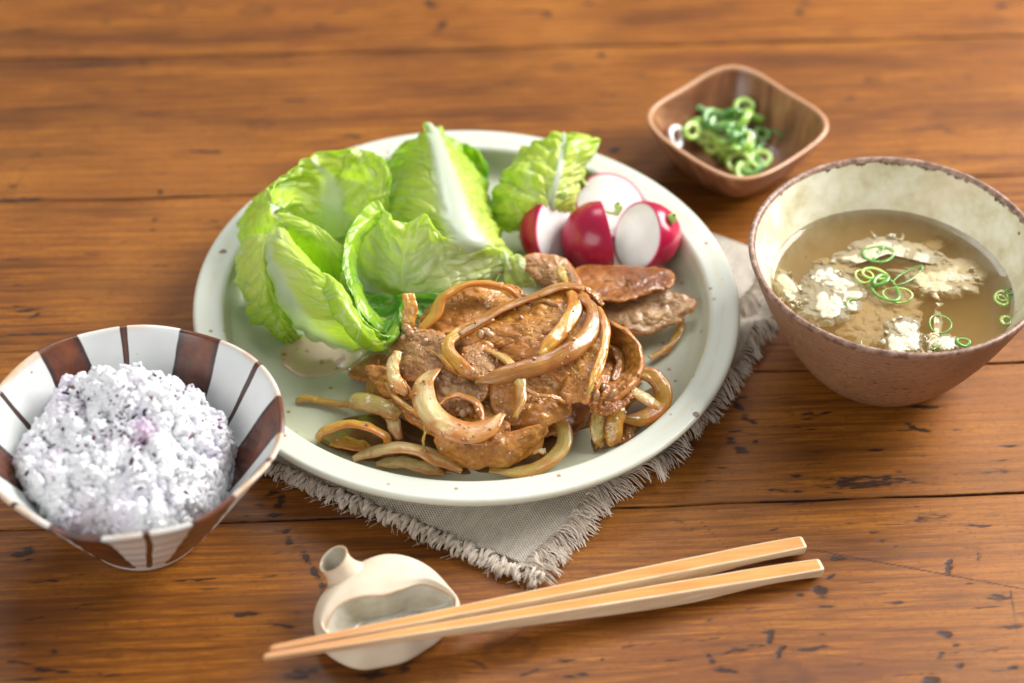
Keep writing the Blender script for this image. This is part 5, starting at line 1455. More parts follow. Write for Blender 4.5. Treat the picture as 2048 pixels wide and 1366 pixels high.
    strip("upright translucent onion strip below the knobbly pork end", [(1200, 815, 2.3), (1193, 845, 2.0), (1197, 872, 1.6), (1205, 892, 1.2)], .52, .2, 3, tilt=-10, cup=.15, seed=42, taper=(.8, .5))
    strip("onion strip fanning down to the front right rim", [(1238, 808, 2.4), (1232, 838, 2.1), (1226, 868, 1.7), (1218, 892, 1.25)], .66, .22, 1, tilt=5, cup=.15, seed=43, taper=(.8, .5))
    strip("onion fibre end splitting off by the front right rim", [(1222, 850, 1.9), (1208, 872, 1.5), (1190, 898, 1.15)], .16, .1, 1, tilt=0, cup=.1, seed=44, taper=(.6, .3), n=40)
    strip("large amber onion loop at the right end of the heap", [(1268, 745, 2.4), (1305, 752, 2.3), (1326, 780, 2.0), (1318, 812, 1.7), (1282, 836, 1.6), (1244, 838, 1.8)], .74, .24, 1, tilt=[-15, -25, -20, 5, 15], cup=.16, seed=45, taper=(.7, .5))
    strip("pale onion bar lying across the amber loop at the right", [(1258, 778, 2.7), (1280, 788, 2.65), (1302, 800, 2.5), (1318, 812, 2.2)], .60, .24, 0, tilt=10, cup=.15, seed=46, taper=(.8, .7), n=60)
    strip("brown onion slice low behind the fanning strip at the right", [(1265, 830, 1.5), (1255, 860, 1.35), (1235, 885, 1.2)], .6, .2, 2, tilt=5, cup=.15, seed=47, n=60)
    strip("thin onion curve lying alone on the right of the plate", [(1366, 628, 1.35), (1358, 662, 1.25), (1335, 695, 1.2), (1300, 716, 1.25)], .30, .15, 1, tilt=0, cup=.15, seed=48, taper=(.7, .8))
    strip("yellow onion end poking up behind the heap", [(1118, 532, 3.3), (1124, 548, 3.4), (1132, 566, 3.6)], .36, .2, 3, tilt=0, cup=.1, seed=49, n=50)
    strip("brown onion slice curling down behind the top slice at the right", [(1165, 575, 3.6), (1190, 590, 3.4), (1205, 612, 3.1)], .42, .2, 2, tilt=20, cup=.1, seed=50, n=50)
    strip("thin brown onion shred lying across the lower middle slice", [(1050, 775, 3.6), (1075, 790, 3.6), (1105, 792, 3.5), (1130, 805, 3.2)], .22, .14, 2, tilt=10, cup=.1, seed=61, n=50)
    strip("thin orange onion shred crossing the grey slice at the left", [(860, 700, 3.5), (885, 715, 3.5), (905, 740, 3.4), (935, 755, 3.4)], .20, .14, 1, tilt=10, cup=.1, seed=62, n=50)
    strip("fine onion thread hanging from the crescent at the front", [(842, 835, 3.2), (850, 860, 2.9), (846, 885, 2.4), (852, 905, 1.9)], .09, .07, 1, tilt=0, cup=.1, seed=63, n=50)
    strip("short glossy onion shred on the back of the top slice", [(1030, 590, 4.0), (1060, 600, 4.15), (1095, 600, 4.15), (1120, 612, 4.15)], .30, .14, 2, tilt=10, cup=.1, seed=64, n=50)
    strip("brown onion shred in the hollow of the ring shaped pork", [(1215, 690, 3.0), (1235, 705, 2.9), (1240, 735, 2.8), (1225, 760, 2.9)], .34, .16, 2, tilt=15, cup=.1, seed=65, n=50)
    strip("reddish onion shred tucked beside the long narrow pork slice", [(770, 765, 2.8), (800, 800, 2.8), (845, 835, 2.7), (890, 862, 2.6)], .26, .16, 1, tilt=10, cup=.1, seed=66, n=60)
    strip("dark onion band wedged below the front edge of the middle slice", [(905, 875, 2.5), (960, 885, 2.6), (1015, 880, 2.6), (1060, 865, 2.6)], .40, .2, 2, tilt=25, cup=.1, seed=51)


make_meat()


# ------------------------------------------------------------------ sauce on the plate, crumbs on the pork
def puddle(name, label, cat, outline, mat, z=.03, seed=0):
    O = catmull(np.array(outline, float), 140, True)
    A = np.linspace(0, 2 * math.pi, 140, endpoint=False)
    c = O.mean(0)
    O = c + (O - c) * (1 + .06 * fbm(np.stack([np.cos(A) * 2.5, np.sin(A) * 2.5, A * 0 + seed], -1), 3, seed))[:, None]
    q = np.r_[.001, np.linspace(.15, .9, 10), .96, 1.0]
    W = atv(c[0] + (O[:, 0] - c[0])[:, None] * q, c[1] + (O[:, 1] - c[1])[:, None] * q, .95)
    zf = np.vectorize(plate_z)(W[..., 0], W[..., 1])
    W[..., 2] = zf + z * np.sqrt(np.clip(1 - q ** 6, 0, 1))[None] + .006
    W[:, -1, 2] = zf[:, -1] - .03
    o = mesh_obj(name, W.reshape(-1, 3), grid_faces(140, len(q), wrap_u=True), mat)
    return tag(o, label, cat)


def make_sauces():
    br = NT("brown_soy_sauce")
    co = br.coord()
    br.P(Base_Color=br.ramp(br.noise(co, 60, 3), [(.35, (.12, .045, .010)), (.7, (.33, .165, .045))]), Roughness=.12, Coat_Weight=1.0, Coat_Roughness=.05, Specular_IOR_Level=.6, Alpha=.80)
    br2 = NT("thin_soy_sauce"); co = br2.coord()
    br2.P(Base_Color=br2.ramp(br2.noise(co, 40, 3), [(.35, (.34, .25, .11)), (.7, (.46, .40, .24))]), Roughness=.12, Coat_Weight=1.0, Coat_Roughness=.06, Alpha=.75)
    dr = NT("creamy_dressing"); co = dr.coord()
    b = dr.ramp(dr.noise(co, 45, 4), [(.3, (.52, .36, .20)), (.7, (.64, .49, .31))])
    b = dr.mix(dr.maprange(dr.noise(co, 170, 3), .6, .68), b, (.35, .18, .07))
    dr.P(Base_Color=b, Roughness=.28, Coat_Weight=.6, Coat_Roughness=.12, Subsurface_Weight=.2, Subsurface_Scale=.002)
    puddle("dressing_puddle", "beige speckled dressing puddle on the plate, half under the front lettuce leaf", "dressing", [(558, 705), (600, 668), (680, 668), (735, 700), (700, 735), (660, 750), (610, 756), (572, 740)], dr.m, .05, 2)
    puddle("sauce_puddle", "thin brown sauce between the dressing and the pork", "sauce", [(690, 725), (740, 700), (800, 700), (820, 740), (790, 780), (740, 765), (705, 750)], br2.m, .03, 3)
    puddle("sauce_puddle", "dark soy sauce pooled in front of the pork heap", "sauce", [(1080, 850), (1150, 800), (1215, 815), (1190, 850), (1140, 868), (1130, 905), (1060, 945), (960, 948), (940, 925), (1000, 890)], br.m, .035, 4)
    puddle("sauce_puddle", "brown sauce film round the onions at the left rim", "sauce", [(640, 890), (640, 862), (700, 835), (780, 830), (900, 880), (935, 935), (930, 950), (850, 940), (760, 930), (690, 912)], br.m, .03, 5)
    puddle("sauce_puddle", "brown sauce under the onion strips at the right rim", "sauce", [(1180, 870), (1190, 820), (1250, 800), (1320, 770), (1330, 800), (1300, 840), (1260, 880), (1215, 905), (1188, 905)], br.m, .03, 6)
    # small brown drops on the glaze
    rnd = np.random.RandomState(8)
    for (u, v) in ((640, 830), (655, 815), (735, 760), (1150, 880), (1395, 725), (1372, 770)):
        pass


make_sauces()


def make_crumbs():
    from mathutils.bvhtree import BVHTree
    vs, fs, off = [], [], 0
    for V, F in TOPS:
        vs.append(V); fs.append(F + off); off += len(V)
    V = np.concatenate(vs); F = np.concatenate(fs)
    tree = BVHTree.FromPolygons([Vector(p) for p in V], [tuple(f) for f in F])
    rnd = np.random.RandomState(12)
    cm = NT("ginger_crumb"); co = cm.coord()
    cm.P(Base_Color=cm.ramp(cm.attr("tone"), [(0, (.24, .10, .035)), (.5, (.44, .24, .10)), (1, (.64, .44, .25))]), Roughness=.4, Coat_Weight=.7, Coat_Roughness=.15, Subsurface_Weight=.3, Subsurface_Scale=.002,
         Normal=cm.bump(cm.noise(co, 250, 3), .5, .0006))
    # a lumpy blob template
    bm = bmesh.new(); bmesh.ops.create_icosphere(bm, subdivisions=2, radius=1)
    bv = np.array([tuple(v.co) for v in bm.verts]); bm.verts.index_update(); bf = np.array([[v.index for v in f.verts] for f in bm.faces]); bm.free()
    clusters = [(972, 662, 30, 14), (820, 668, 28, 26), (990, 805, 22, 10), (925, 822, 24, 26), (1030, 575, 40, 22), (1205, 785, 30, 26), (1000, 885, 60, 20), (860, 700, 50, 18), (1100, 640, 90, 22), (1160, 720, 50, 16), (1000, 560, 40, 12), (900, 870, 60, 16),
                (840, 770, 50, 18), (700, 860, 60, 14), (1260, 780, 50, 22), (1040, 800, 70, 18), (780, 760, 30, 12), (1250, 590, 90, 10), (1230, 830, 40, 14), (950, 720, 40, 18), (1090, 545, 30, 6), (960, 900, 70, 16)]
    OV, OF, tone = [], [], []
    n = 0
    def add(u, v, r):
        nonlocal n
        p0 = CAMP; d = (atv(u, v, 0.0) - CAMP); d /= np.linalg.norm(d)
        h = tree.ray_cast(Vector(p0), Vector(d))
        if h[0] is None: return
        p = np.array(h[0]) ; nm = np.array(h[1])
        if nm[2] < 0: nm = -nm
        S = r * rnd.uniform(.6, 1.35, 3)
        M = np.array(Matrix.Rotation(rnd.uniform(0, 6.28), 3, Vector(rnd.normal(0, 1, 3)).normalized()))
        q = bv * (1 + .35 * fbm(bv * 1.6 + n * 3.1, 2, n % 50))[:, None]
        OV.append((q * S) @ M.T + p + nm * r * .25)
        OF.append(bf + n * len(bv)); tone.append(np.full(len(bv), rnd.rand())); n += 1
    big = [(972, 662, .20), (980, 668, .17), (962, 668, .15), (815, 655, .2), (822, 668, .2), (810, 675, .18), (917, 820, .16), (928, 826, .18), (940, 820, .15), (1000, 548, .12), (1205, 775, .2), (1190, 790, .2), (1225, 790, .22)]
    for u, v, r in big: add(u, v, r)
    for (u, v, sp, k) in clusters:
        for _ in range(int(k * .9)):
            add(u + rnd.normal(0, sp * .55), v + rnd.normal(0, sp * .45), float(np.clip(rnd.lognormal(-3.35, .5), .014, .10)))
    o = mesh_obj("ginger_crumbs", np.concatenate(OV), np.concatenate(OF), cm.m, attrs={"tone": np.concatenate(tone)})
    tag(o, "crumbs of grated ginger and browned bits clinging to the pork and onions", "crumbs", kind="stuff")


make_crumbs()
# ------------------------------------------------------------------ rice
def mound(x, y):
    dx, dy = x - (RICE_C[0] - .30), y - (RICE_C[1] - .05)
    r = np.hypot(dx, dy * 1.02)
    z = 4.15 + 1.65 * np.clip(1 - (r / 4.2) ** 2, -1, 1)
    p = np.stack([x * .62, y * .62, 0 * x + 3], -1)
    z = z + 1.0 * fbm(p, 2, 90) + .42 * (.5 - np.abs(vnoise(p * 2.0, 91))) + .5 * np.exp(-((dx + .2) ** 2 + (dy - 1.9) ** 2) / .8)
    z = z - .35 * np.exp(-((dx - 1.0) ** 2 + (dy - .3) ** 2) / .2)
    f1, f2 = cells(x * 1.15 + .3 * vnoise(p * 2, 5), y * 1.15 + .3 * vnoise(p * 2, 6), 8)
    z = z + .38 * (sstep(0, .6, f2 - f1) - .6)
    g1, g2 = cells(x * 2.6, y * 2.6, 9)
    z = z + .10 * (sstep(0, .6, g2 - g1) - .6)
    edge = 4.05 + .35 * fbm(np.stack([np.arctan2(dy, dx) * 2, 0 * x, 0 * x], -1), 3, 93) - .35 * np.exp(-((dx - 3.2) ** 2 + (dy * .5) ** 2) / 2)
    return z - 2.8 * sstep(edge - .35, edge + .45, r)


def make_rice():
    rnd = np.random.RandomState(21)
    g = NT("steamed_rice"); co = g.coord()
    b = g.mix(g.attr("tint"), (.80, .805, .82), (.58, .48, .67))
    b = g.mix(g.math('MULTIPLY', g.attr("pink"), .8), b, (.42, .10, .34))
    g.P(Base_Color=b, Roughness=.30, Specular_IOR_Level=.45)
    bm = bmesh.new(); bmesh.ops.create_uvsphere(bm, u_segments=8, v_segments=7, radius=1)
    bv = np.array([tuple(v.co) for v in bm.verts]); bm.verts.index_update(); bf0 = [[v.index for v in f.verts] for f in bm.faces]; bm.free()
    bf = np.array([f if len(f) == 4 else f + [f[-1]] for f in bf0])
    tri = np.array([[f[0], f[1], f[2]] for f in bf0] + [[f[0], f[2], f[3]] for f in bf0 if len(f) == 4])
    N = 5400
    xs, ys, zs = [], [], []
    while len(xs) < N:
        a, r = rnd.uniform(0, 2 * math.pi), 4.5 * math.sqrt(rnd.rand())
        xs.append(RICE_C[0] + r * math.cos(a)); ys.append(RICE_C[1] + r * math.sin(a))
    xs, ys = np.array(xs), np.array(ys)
    zt = mound(xs, ys)
    r = np.hypot(xs - RICE_C[0], ys - RICE_C[1])
    wall = np.interp(r, [0, 1.5, 2.4, 3.1, 3.75, 4.35, 4.85], [.6, .75, 1.25, 2.1, 3.05, 4.05, 4.9])
    ok = zt > wall + .05
    xs, ys, zt, r = xs[ok], ys[ok], zt[ok], r[ok]
    z = zt - np.abs(rnd.normal(0, .07, len(xs))) + (rnd.rand(len(xs)) < .05) * .12
    n = len(xs)
    # orientation: near tangent to the surface
    e = .05
    gx = (mound(xs + e, ys) - mound(xs - e, ys)) / (2 * e); gy = (mound(xs, ys + e) - mound(xs, ys - e)) / (2 * e)
    nn = np.stack([-gx, -gy, np.ones(n)], -1); nn /= np.linalg.norm(nn, axis=1, keepdims=True)
    d = rnd.normal(0, 1, (n, 3)); d -= (d * nn).sum(1, keepdims=True) * nn * rnd.uniform(.6, 1, (n, 1)); d /= np.linalg.norm(d, axis=1, keepdims=True)
    t = np.cross(d, nn + rnd.normal(0, .2, (n, 3))); t /= np.linalg.norm(t, axis=1, keepdims=True); w = np.cross(d, t)
    L = rnd.uniform(.25, .32, n); R1 = rnd.uniform(.118, .145, n); R2 = R1 * rnd.uniform(.8, 1.0, n)
    fat = 1 + .18 * rnd.normal(0, 1, (n, len(bv)))  * 0
    bx = bv[None] * np.ones((n, 1, 1))
    bend = .18 * rnd.normal(0, 1, n)[:, None] * (bx[..., 2] ** 2)
    V = np.stack([xs, ys, z], -1)[:, None] + d[:, None] * (bx[..., 2:3] * L[:, None, None]) + t[:, None] * ((bx[..., 0:1] + bend[..., None]) * R1[:, None, None]) + w[:, None] * (bx[..., 1:2] * R2[:, None, None])
    # stain: soft purple areas
    pc = np.stack([xs, ys], -1)
    tint = np.clip(-.06 + .75 * fbm(np.stack([xs * .9, ys * .9, xs * 0], -1), 3, 95), 0, .55)
    pink = np.zeros(n)
    for (u, v, rr, s) in ((290, 885, .42, 1.0), (275, 905, .3, .8), (150, 810, .4, .35), (115, 895, .22, .9), (285, 800, .5, .25), (130, 830, .5, .3), (420, 940, .5, .25), (225, 900, .35, .4), (430, 800, .35, .3), (160, 990, .3, .3), (125, 1050, .3, .5), (100, 935, .2, .3)):
        c = at(u, v, 5.3); pink = np.maximum(pink, .6 * s * np.exp(-((xs - c[0]) ** 2 + (ys - c[1]) ** 2) / rr ** 2))
    m = len(bv)
    F = (tri[None] + (np.arange(n) * m)[:, None, None]).reshape(-1, 3)
    o = mesh_obj("rice", V.reshape(-1, 3), F, g.m, attrs={"tint": np.repeat(tint, m), "pink": np.repeat(pink, m)})
    tag(o, "heap of sticky white rice sprinkled with purple seasoning in the striped bowl", "rice", kind="stuff")
    # packed rice underneath
    k = np.linspace(0, 1, 60); A = np.linspace(0, 2 * math.pi, 120, endpoint=False)
    X = RICE_C[0] + 4.25 * k[None] * np.cos(A)[:, None]; Y = RICE_C[1] + 4.25 * k[None] * np.sin(A)[:, None]
    Z = mound(X, Y) - .16 + .06 * fbm(np.stack([X * 3, Y * 3, X * 0], -1), 2)
    rr = np.hypot(X - RICE_C[0], Y - RICE_C[1])
    Z = Z - .5 * sstep(3.6, 4.1, rr)
    wl = np.interp(rr, [0, 1.5, 2.4, 3.1, 3.75, 4.35, 4.85], [.6, .75, 1.25, 2.1, 3.05, 4.05, 4.9])
    Z = np.maximum(Z, wl - .3)
    o2 = mesh_obj("packed_rice", np.stack([X, Y, Z], -1).reshape(-1, 3), grid_faces(120, 60, wrap_u=True), g.m, parent=o, attrs={"tint": np.full(7200, .2), "pink": np.zeros(7200)})
    o2["kind"] = "stuff"
    # seasoning flakes
    fl = NT("purple_seasoning"); fl.P(Base_Color=fl.ramp(fl.attr("tone"), [(0, (.030, .014, .035)), (.6, (.085, .025, .085)), (.85, (.30, .03, .17)), (1, (.20, .12, .05))]), Roughness=.6)
    bm = bmesh.new(); bmesh.ops.create_icosphere(bm, subdivisions=1, radius=1)
    iv = np.array([tuple(v.co) for v in bm.verts]); bm.verts.index_update(); jf = np.array([[v.index for v in f.verts] for f in bm.faces]); bm.free()
    VV, TT = [], []
    cl = [(240, 840, 40, 36), (275, 890, 22, 26), (370, 790, 60, 24), (200, 860, 30, 26), (330, 740, 60, 20), (430, 840, 50, 20), (160, 800, 60, 18), (110, 900, 60, 18), (300, 960, 120, 26), (380, 960, 40, 10), (250, 1020, 120, 16), (400, 770, 50, 16), (120, 1050, 20, 6), (250, 780, 80, 24)]
    from mathutils.bvhtree import BVHTree
    tree = BVHTree.FromPolygons([Vector(p) for p in V.reshape(-1, 3)], [tuple(f) for f in F])
    for (u, v, sp, c) in cl:
        for _ in range(c):
            uu, vv = u + rnd.normal(0, sp * .6), v + rnd.normal(0, sp * .5)
            dd = atv(uu, vv, 0.) - CAMP; dd /= np.linalg.norm(dd)
            h = tree.ray_cast(Vector(CAMP), Vector(dd))
            if h[0] is None: continue
            s_ = np.clip(rnd.lognormal(-3.15, .5), .014, .12) * rnd.uniform([.6, .5, .3], [1.8, 1.0, .6])
            M = np.array(Matrix.Rotation(rnd.uniform(0, 6.28), 3, Vector(rnd.normal(0, 1, 3)).normalized()))
            VV.append((iv * (1 + .3 * rnd.rand(len(iv), 1)) * s_) @ M.T + np.array(h[0]) + np.array([0, 0, .02]))
            TT.append(np.full(len(iv), rnd.rand() ** 1.3))
    nf = len(VV)
    o = mesh_obj("seasoning_flakes", np.concatenate(VV), (jf[None] + (np.arange(nf) * len(iv))[:, None, None]).reshape(-1, 3), fl.m, attrs={"tone": np.concatenate(TT)}, smooth=False)
    tag(o, "dark purple red seasoning flakes scattered over the white rice", "seasoning", kind="stuff")


make_rice()


# ------------------------------------------------------------------ egg soup
SZ = 4.0


def make_soup():
    bro = NT("golden_broth")
    t = bro.t
    t.nodes.remove(bro.b)
    tr = bro.n('ShaderNodeBsdfTransparent', {'Color': (1, .985, .94)})
    gl = bro.n('ShaderNodeBsdfGlossy', {'Color': (1, 1, 1), 'Roughness': .03})
    nb = bro.bump(bro.noise(bro.coord(), 25, 2), .03, .002)
    bro.set(gl.inputs['Normal'], nb)
    fr = bro.n('ShaderNodeFresnel', {'IOR': 1.34, 'Normal': nb})
    mx = bro.n('ShaderNodeMixShader', {0: fr.outputs[0], 1: tr.outputs[0], 2: gl.outputs[0]})
    t.links.new(mx.outputs[0], bro.out.inputs['Surface'])
    sc = bro.n('ShaderNodeVolumeScatter', {'Color': (1.0, .78, .30), 'Density': 60.0, 'Anisotropy': .2})
    ab = bro.n('ShaderNodeVolumeAbsorption', {'Color': (1.0, .56, .0), 'Density': 22.0})
    ad = bro.n('ShaderNodeAddShader', {0: sc.outputs[0], 1: ab.outputs[0]})
    t.links.new(ad.outputs[0], bro.out.inputs['Volume'])
    prof = [(.0001, SZ), (2, SZ), (4, SZ), (4.55, SZ + .005), (4.70, SZ + .03), (4.80, SZ + .09), (4.86, SZ + .09), (4.78, 3.9), (4.44, 3.1), (3.84, 2.17), (2.94, 1.27), (1.6, .77), (.0001, .62)]
    V, F = lathe(prof, 128, SOUP_C)
    th = np.arctan2(V[..., 1] - SOUP_C[1], V[..., 0] - SOUP_C[0]); V[..., 2] += .05 * np.sin(th * 2 - .6) * V[..., 2] / 6 * (V[..., 2] < SZ - .05)
    o = mesh_obj("broth", V.reshape(-1, 3), F, bro.m)
    # outward normals
    tag(o, "cloudy golden broth filling the brown bowl two thirds deep", "broth")

    eg = NT("cooked_egg"); co = eg.coord()
    n = eg.noise(co, 60, 4, .55)
    b = eg.ramp(eg.math('ADD', eg.math('ADD', eg.math('MULTIPLY', n, .35), .325), eg.math('MULTIPLY', eg.attr("white"), .30)), [(.46, (.80, .55, .22)), (.58, (.82, .68, .40)), (.76, (.82, .77, .62))])
    eg.P(Base_Color=b, Roughness=.45, Specular_IOR_Level=.25, Normal=eg.bump(eg.noise(co, 60, 3), .15, .001))
    etr = eg.n('ShaderNodeBsdfTranslucent', {'Color': b})
    ems = eg.n('ShaderNodeMixShader', {0: .28, 1: eg.b.outputs[0], 2: etr.outputs[0]})
    eg.t.links.new(ems.outputs[0], eg.out.inputs[0])

    def egg(label, outline, z, amp=.22, seed=0, th=.22, wisps=22, white=.5, freq=1.9, spread=1.0):
        O = catmull(np.array(outline, float), 160, True); c = O.mean(0); O = c + (O - c) * 1.18
        A = np.linspace(0, 2 * math.pi, 160, endpoint=False)
        jag = fbm(np.stack([np.cos(A) * 4 + seed, np.sin(A) * 4, A * 0], -1), 4, seed, .55)
        O = c + (O - c) * (1 + .30 * jag)[:, None]
        q = np.linspace(0.001, 1, 60)
        U = c[0] + (O[:, 0] - c[0])[:, None] * q; W_ = c[1] + (O[:, 1] - c[1])[:, None] * q
        P = np.stack([U / 50, W_ / 35, U * 0 + seed], -1)
        wx = fbm(P * 2, 3, seed + 1)
        qx, qy = P[..., 0] * freq + .35 * wx, P[..., 1] * freq + .35 * fbm(P * 2 + 7, 3, seed + 9)
        f1, f2 = cells(qx, qy, seed)
        h1, h2 = cells(qx * 2.3, qy * 2.3, seed + 4)
        cur = (1 - np.clip(f1, 0, 1) ** 2) * .75 + (1 - np.clip(h1, 0, 1) ** 2) * .28 - .45
        shred = 1 - np.abs(fbm(np.stack([qx * 1.5, qy * .8, qx * 0 + seed], -1), 3, seed + 2, .55)) * 2.4
        Z = z + .05 + amp * .75 * cur + .03 * shred + amp * .6 * fbm(P * 1.6, 2, seed + 5) - .30 * q ** 5
        G = atv(U, W_, Z)
        N = grid_normals(G); N[:, 0] = [0, 0, 1.0]
        N = np.where((N[..., 2:3] < 0), -N, N)
        Bt = G - np.array([0, 0, 1.0]) * (th * (1.05 - q ** 2))[None, :, None]
        ALL = np.concatenate([G, Bt[:, ::-1]], 1)
        root = thing("egg_ribbon", (G[..., 0].mean(), G[..., 1].mean(), z - th), label, "cooked egg", "egg ribbons floating in the soup")
        mesh_obj("egg_mass", ALL.reshape(-1, 3), grid_faces(160, 120, wrap_u=True), eg.m, root, attrs={"white": np.full(160 * 120, white), "soft": np.full(160 * 120, .8)})
        rn = np.random.RandomState(seed)
        ps, rs = [], []
        for k in range(wisps // 2):
            a = rn.randint(0, 160)
            p = np.array([O[a][0], O[a][1]]) * .85 + c * .15 * 1.0
            p = p + rn.normal(0, 4, 2)
            ang = math.atan2((O[a] - c)[1], (O[a] - c)[0]) + rn.normal(0, 1.0)
            L = rn.uniform(8, 24) * spread
            tt = np.linspace(0, 1, 10)
            curl = rn.normal(0, 1.3)
            du = np.cumsum(np.cos(ang + curl * tt)) * L / 10; dv = np.cumsum(np.sin(ang + curl * tt)) * L / 10 * .7
            zz = np.minimum(z + .04 * rn.normal() + .05 * np.sin(tt * 5 + rn.rand() * 6) - .10 * tt, SZ + .03)
            ps.append(atv(p[0] + du, p[1] + dv, zz)); rs.append(rn.uniform(.06, .15) * (1 - .6 * tt) * (1 + .25 * np.sin(tt * 17 + k)))
        Vt, Ft, ix = tubes(ps, rs, 6)
        Vt = Vt + .03 * fbm(Vt * 5, 2, seed)[:, None]
        w_ = mesh_obj("wisp", Vt, Ft, eg.m, root, attrs={"white": np.full(len(Vt), white)})
        w_["kind"] = "stuff"

    egg("large cream egg cloud at the left side of the soup, rising above the broth", [(1598, 600), (1610, 560), (1640, 535), (1680, 545), (1712, 570), (1718, 605), (1690, 635), (1640, 640), (1612, 625)], 3.90, .24, 1, .6, 34, .75)
    egg("egg shreds hugging the left wall of the soup bowl", [(1546, 552), (1570, 545), (1592, 570), (1604, 596), (1588, 610), (1562, 590)], 3.92, .14, 2, .3, 16, .55)
    egg("orange tinted egg wisps between the left cloud and the top strand", [(1640, 522), (1665, 520), (1700, 526), (1720, 540), (1690, 552), (1650, 545)], 3.80, .16, 3, .3, 22, .25)
    egg("white egg strand arching across the top of the soup", [(1695, 508), (1730, 485), (1780, 478), (1820, 488), (1868, 512), (1862, 528), (1815, 514), (1770, 508), (1730, 520), (1705, 530)], 3.94, .15, 4, .35, 26, .70)
    egg("thin egg wisp fading behind the top strand at the right", [(1850, 485), (1880, 482), (1890, 492), (1870, 505), (1850, 498)], 3.60, .12, 5, .2, 14, .2)
    egg("smooth yellow egg fold with white specks at the right of the spring onion", [(1800, 545), (1850, 530), (1910, 522), (1952, 542), (1958, 566), (1925, 592), (1880, 590), (1830, 580)], 3.90, .17, 6, .4, 14, .40, 2.0)
    egg("small white egg crest on the yellow fold", [(1876, 548), (1892, 540), (1920, 548), (1950, 550), (1945, 562), (1900, 562)], 3.95, .12, 7, .2, 8, .85)
    egg("frilly white egg clump at the front edge of the soup", [(1772, 660), (1790, 642), (1820, 640), (1838, 665), (1842, 700), (1815, 712), (1780, 702)], 3.92, .20, 8, .5, 26, .78)
    egg("pale yellow egg haze sunk in the middle of the soup", [(1690, 660), (1700, 610), (1740, 580), (1800, 590), (1830, 620), (1815, 660), (1780, 690), (1730, 690)], 3.72, .20, 9, .5, 20, .15, 2.0)
    egg("egg strip standing up inside a thin spring onion ring", [(1868, 625), (1876, 628), (1882, 655), (1878, 690), (1862, 700), (1852, 690), (1866, 660)], 3.92, .10, 10, .3, 10, .5)
    egg("small round white egg lump by the front rim of the soup bowl", [(1872, 680), (1892, 670), (1912, 678), (1910, 695), (1888, 702), (1872, 695)], 3.97, .12, 11, .3, 6, .95)


make_soup()


# ------------------------------------------------------------------ spring onion rings
def ring_mats():
    out = []
    for nm, o_, i_ in (("spring_onion_green", (.06, .21, .022), (.24, .42, .09)), ("spring_onion_light", (.27, .52, .06), (.66, .80, .30)), ("spring_onion_white", (.70, .74, .72), (.82, .84, .82))):
        g = NT(nm); n = g.noise(g.coord(), 120, 3)
        b = g.mix(g.attr("inner"), o_, i_)
        b = g.mix(g.maprange(n, .4, .7, 0, .4), b, tuple(min(1, c * 1.5 + .03) for c in o_))
        g.P(Base_Color=b, Roughness=.25, Subsurface_Weight=.3, Subsurface_Scale=.002, Coat_Weight=.5, Coat_Roughness=.08)
        out.append(g.m)
    return out


RING = ring_mats()


def ring(p, R, wall=.05, h=.14, ell=1.0, ang=0, tilt=(0, 0), mat=0, label="", group=None, arc=1.0, seed=0):
    n = 44
    A = np.linspace(0, 2 * math.pi * arc, n, endpoint=(arc < 1)) + ang
    rr = R * (1 + .07 * np.sin(2 * A + seed) + .04 * np.sin(3 * A + seed * 2))
    C = np.stack([rr * np.cos(A), rr * np.sin(A) * ell, .02 * np.sin(A * 2 + seed)], -1)
    Nr = np.stack([np.cos(A), np.sin(A) * ell, A * 0], -1); Nr /= np.linalg.norm(Nr, axis=1, keepdims=True)
    k = np.linspace(0, 2 * math.pi, 10, endpoint=False)
    V = C[:, None] + Nr[:, None] * (np.cos(k)[None, :, None] * wall) + np.array([0, 0, 1.0]) * (np.sign(np.sin(k)) * np.abs(np.sin(k)) ** .6)[None, :, None] * h / 2
    M = np.array(Matrix.Rotation(tilt[1], 3, 'Z') @ Matrix.Rotation(tilt[0], 3, 'X'))
    V = V @ M.T + np.asarray(p)
    F = grid_faces(n, 10, wrap_u=(arc >= 1), wrap_v=True)
    inner = np.repeat(((1 - np.cos(k)) / 2)[None], n, 0)
    o = mesh_obj("spring_onion_ring", V.reshape(-1, 3), F, RING[mat], attrs={"inner": inner.ravel()})
    return tag(o, label, "spring onion", group)


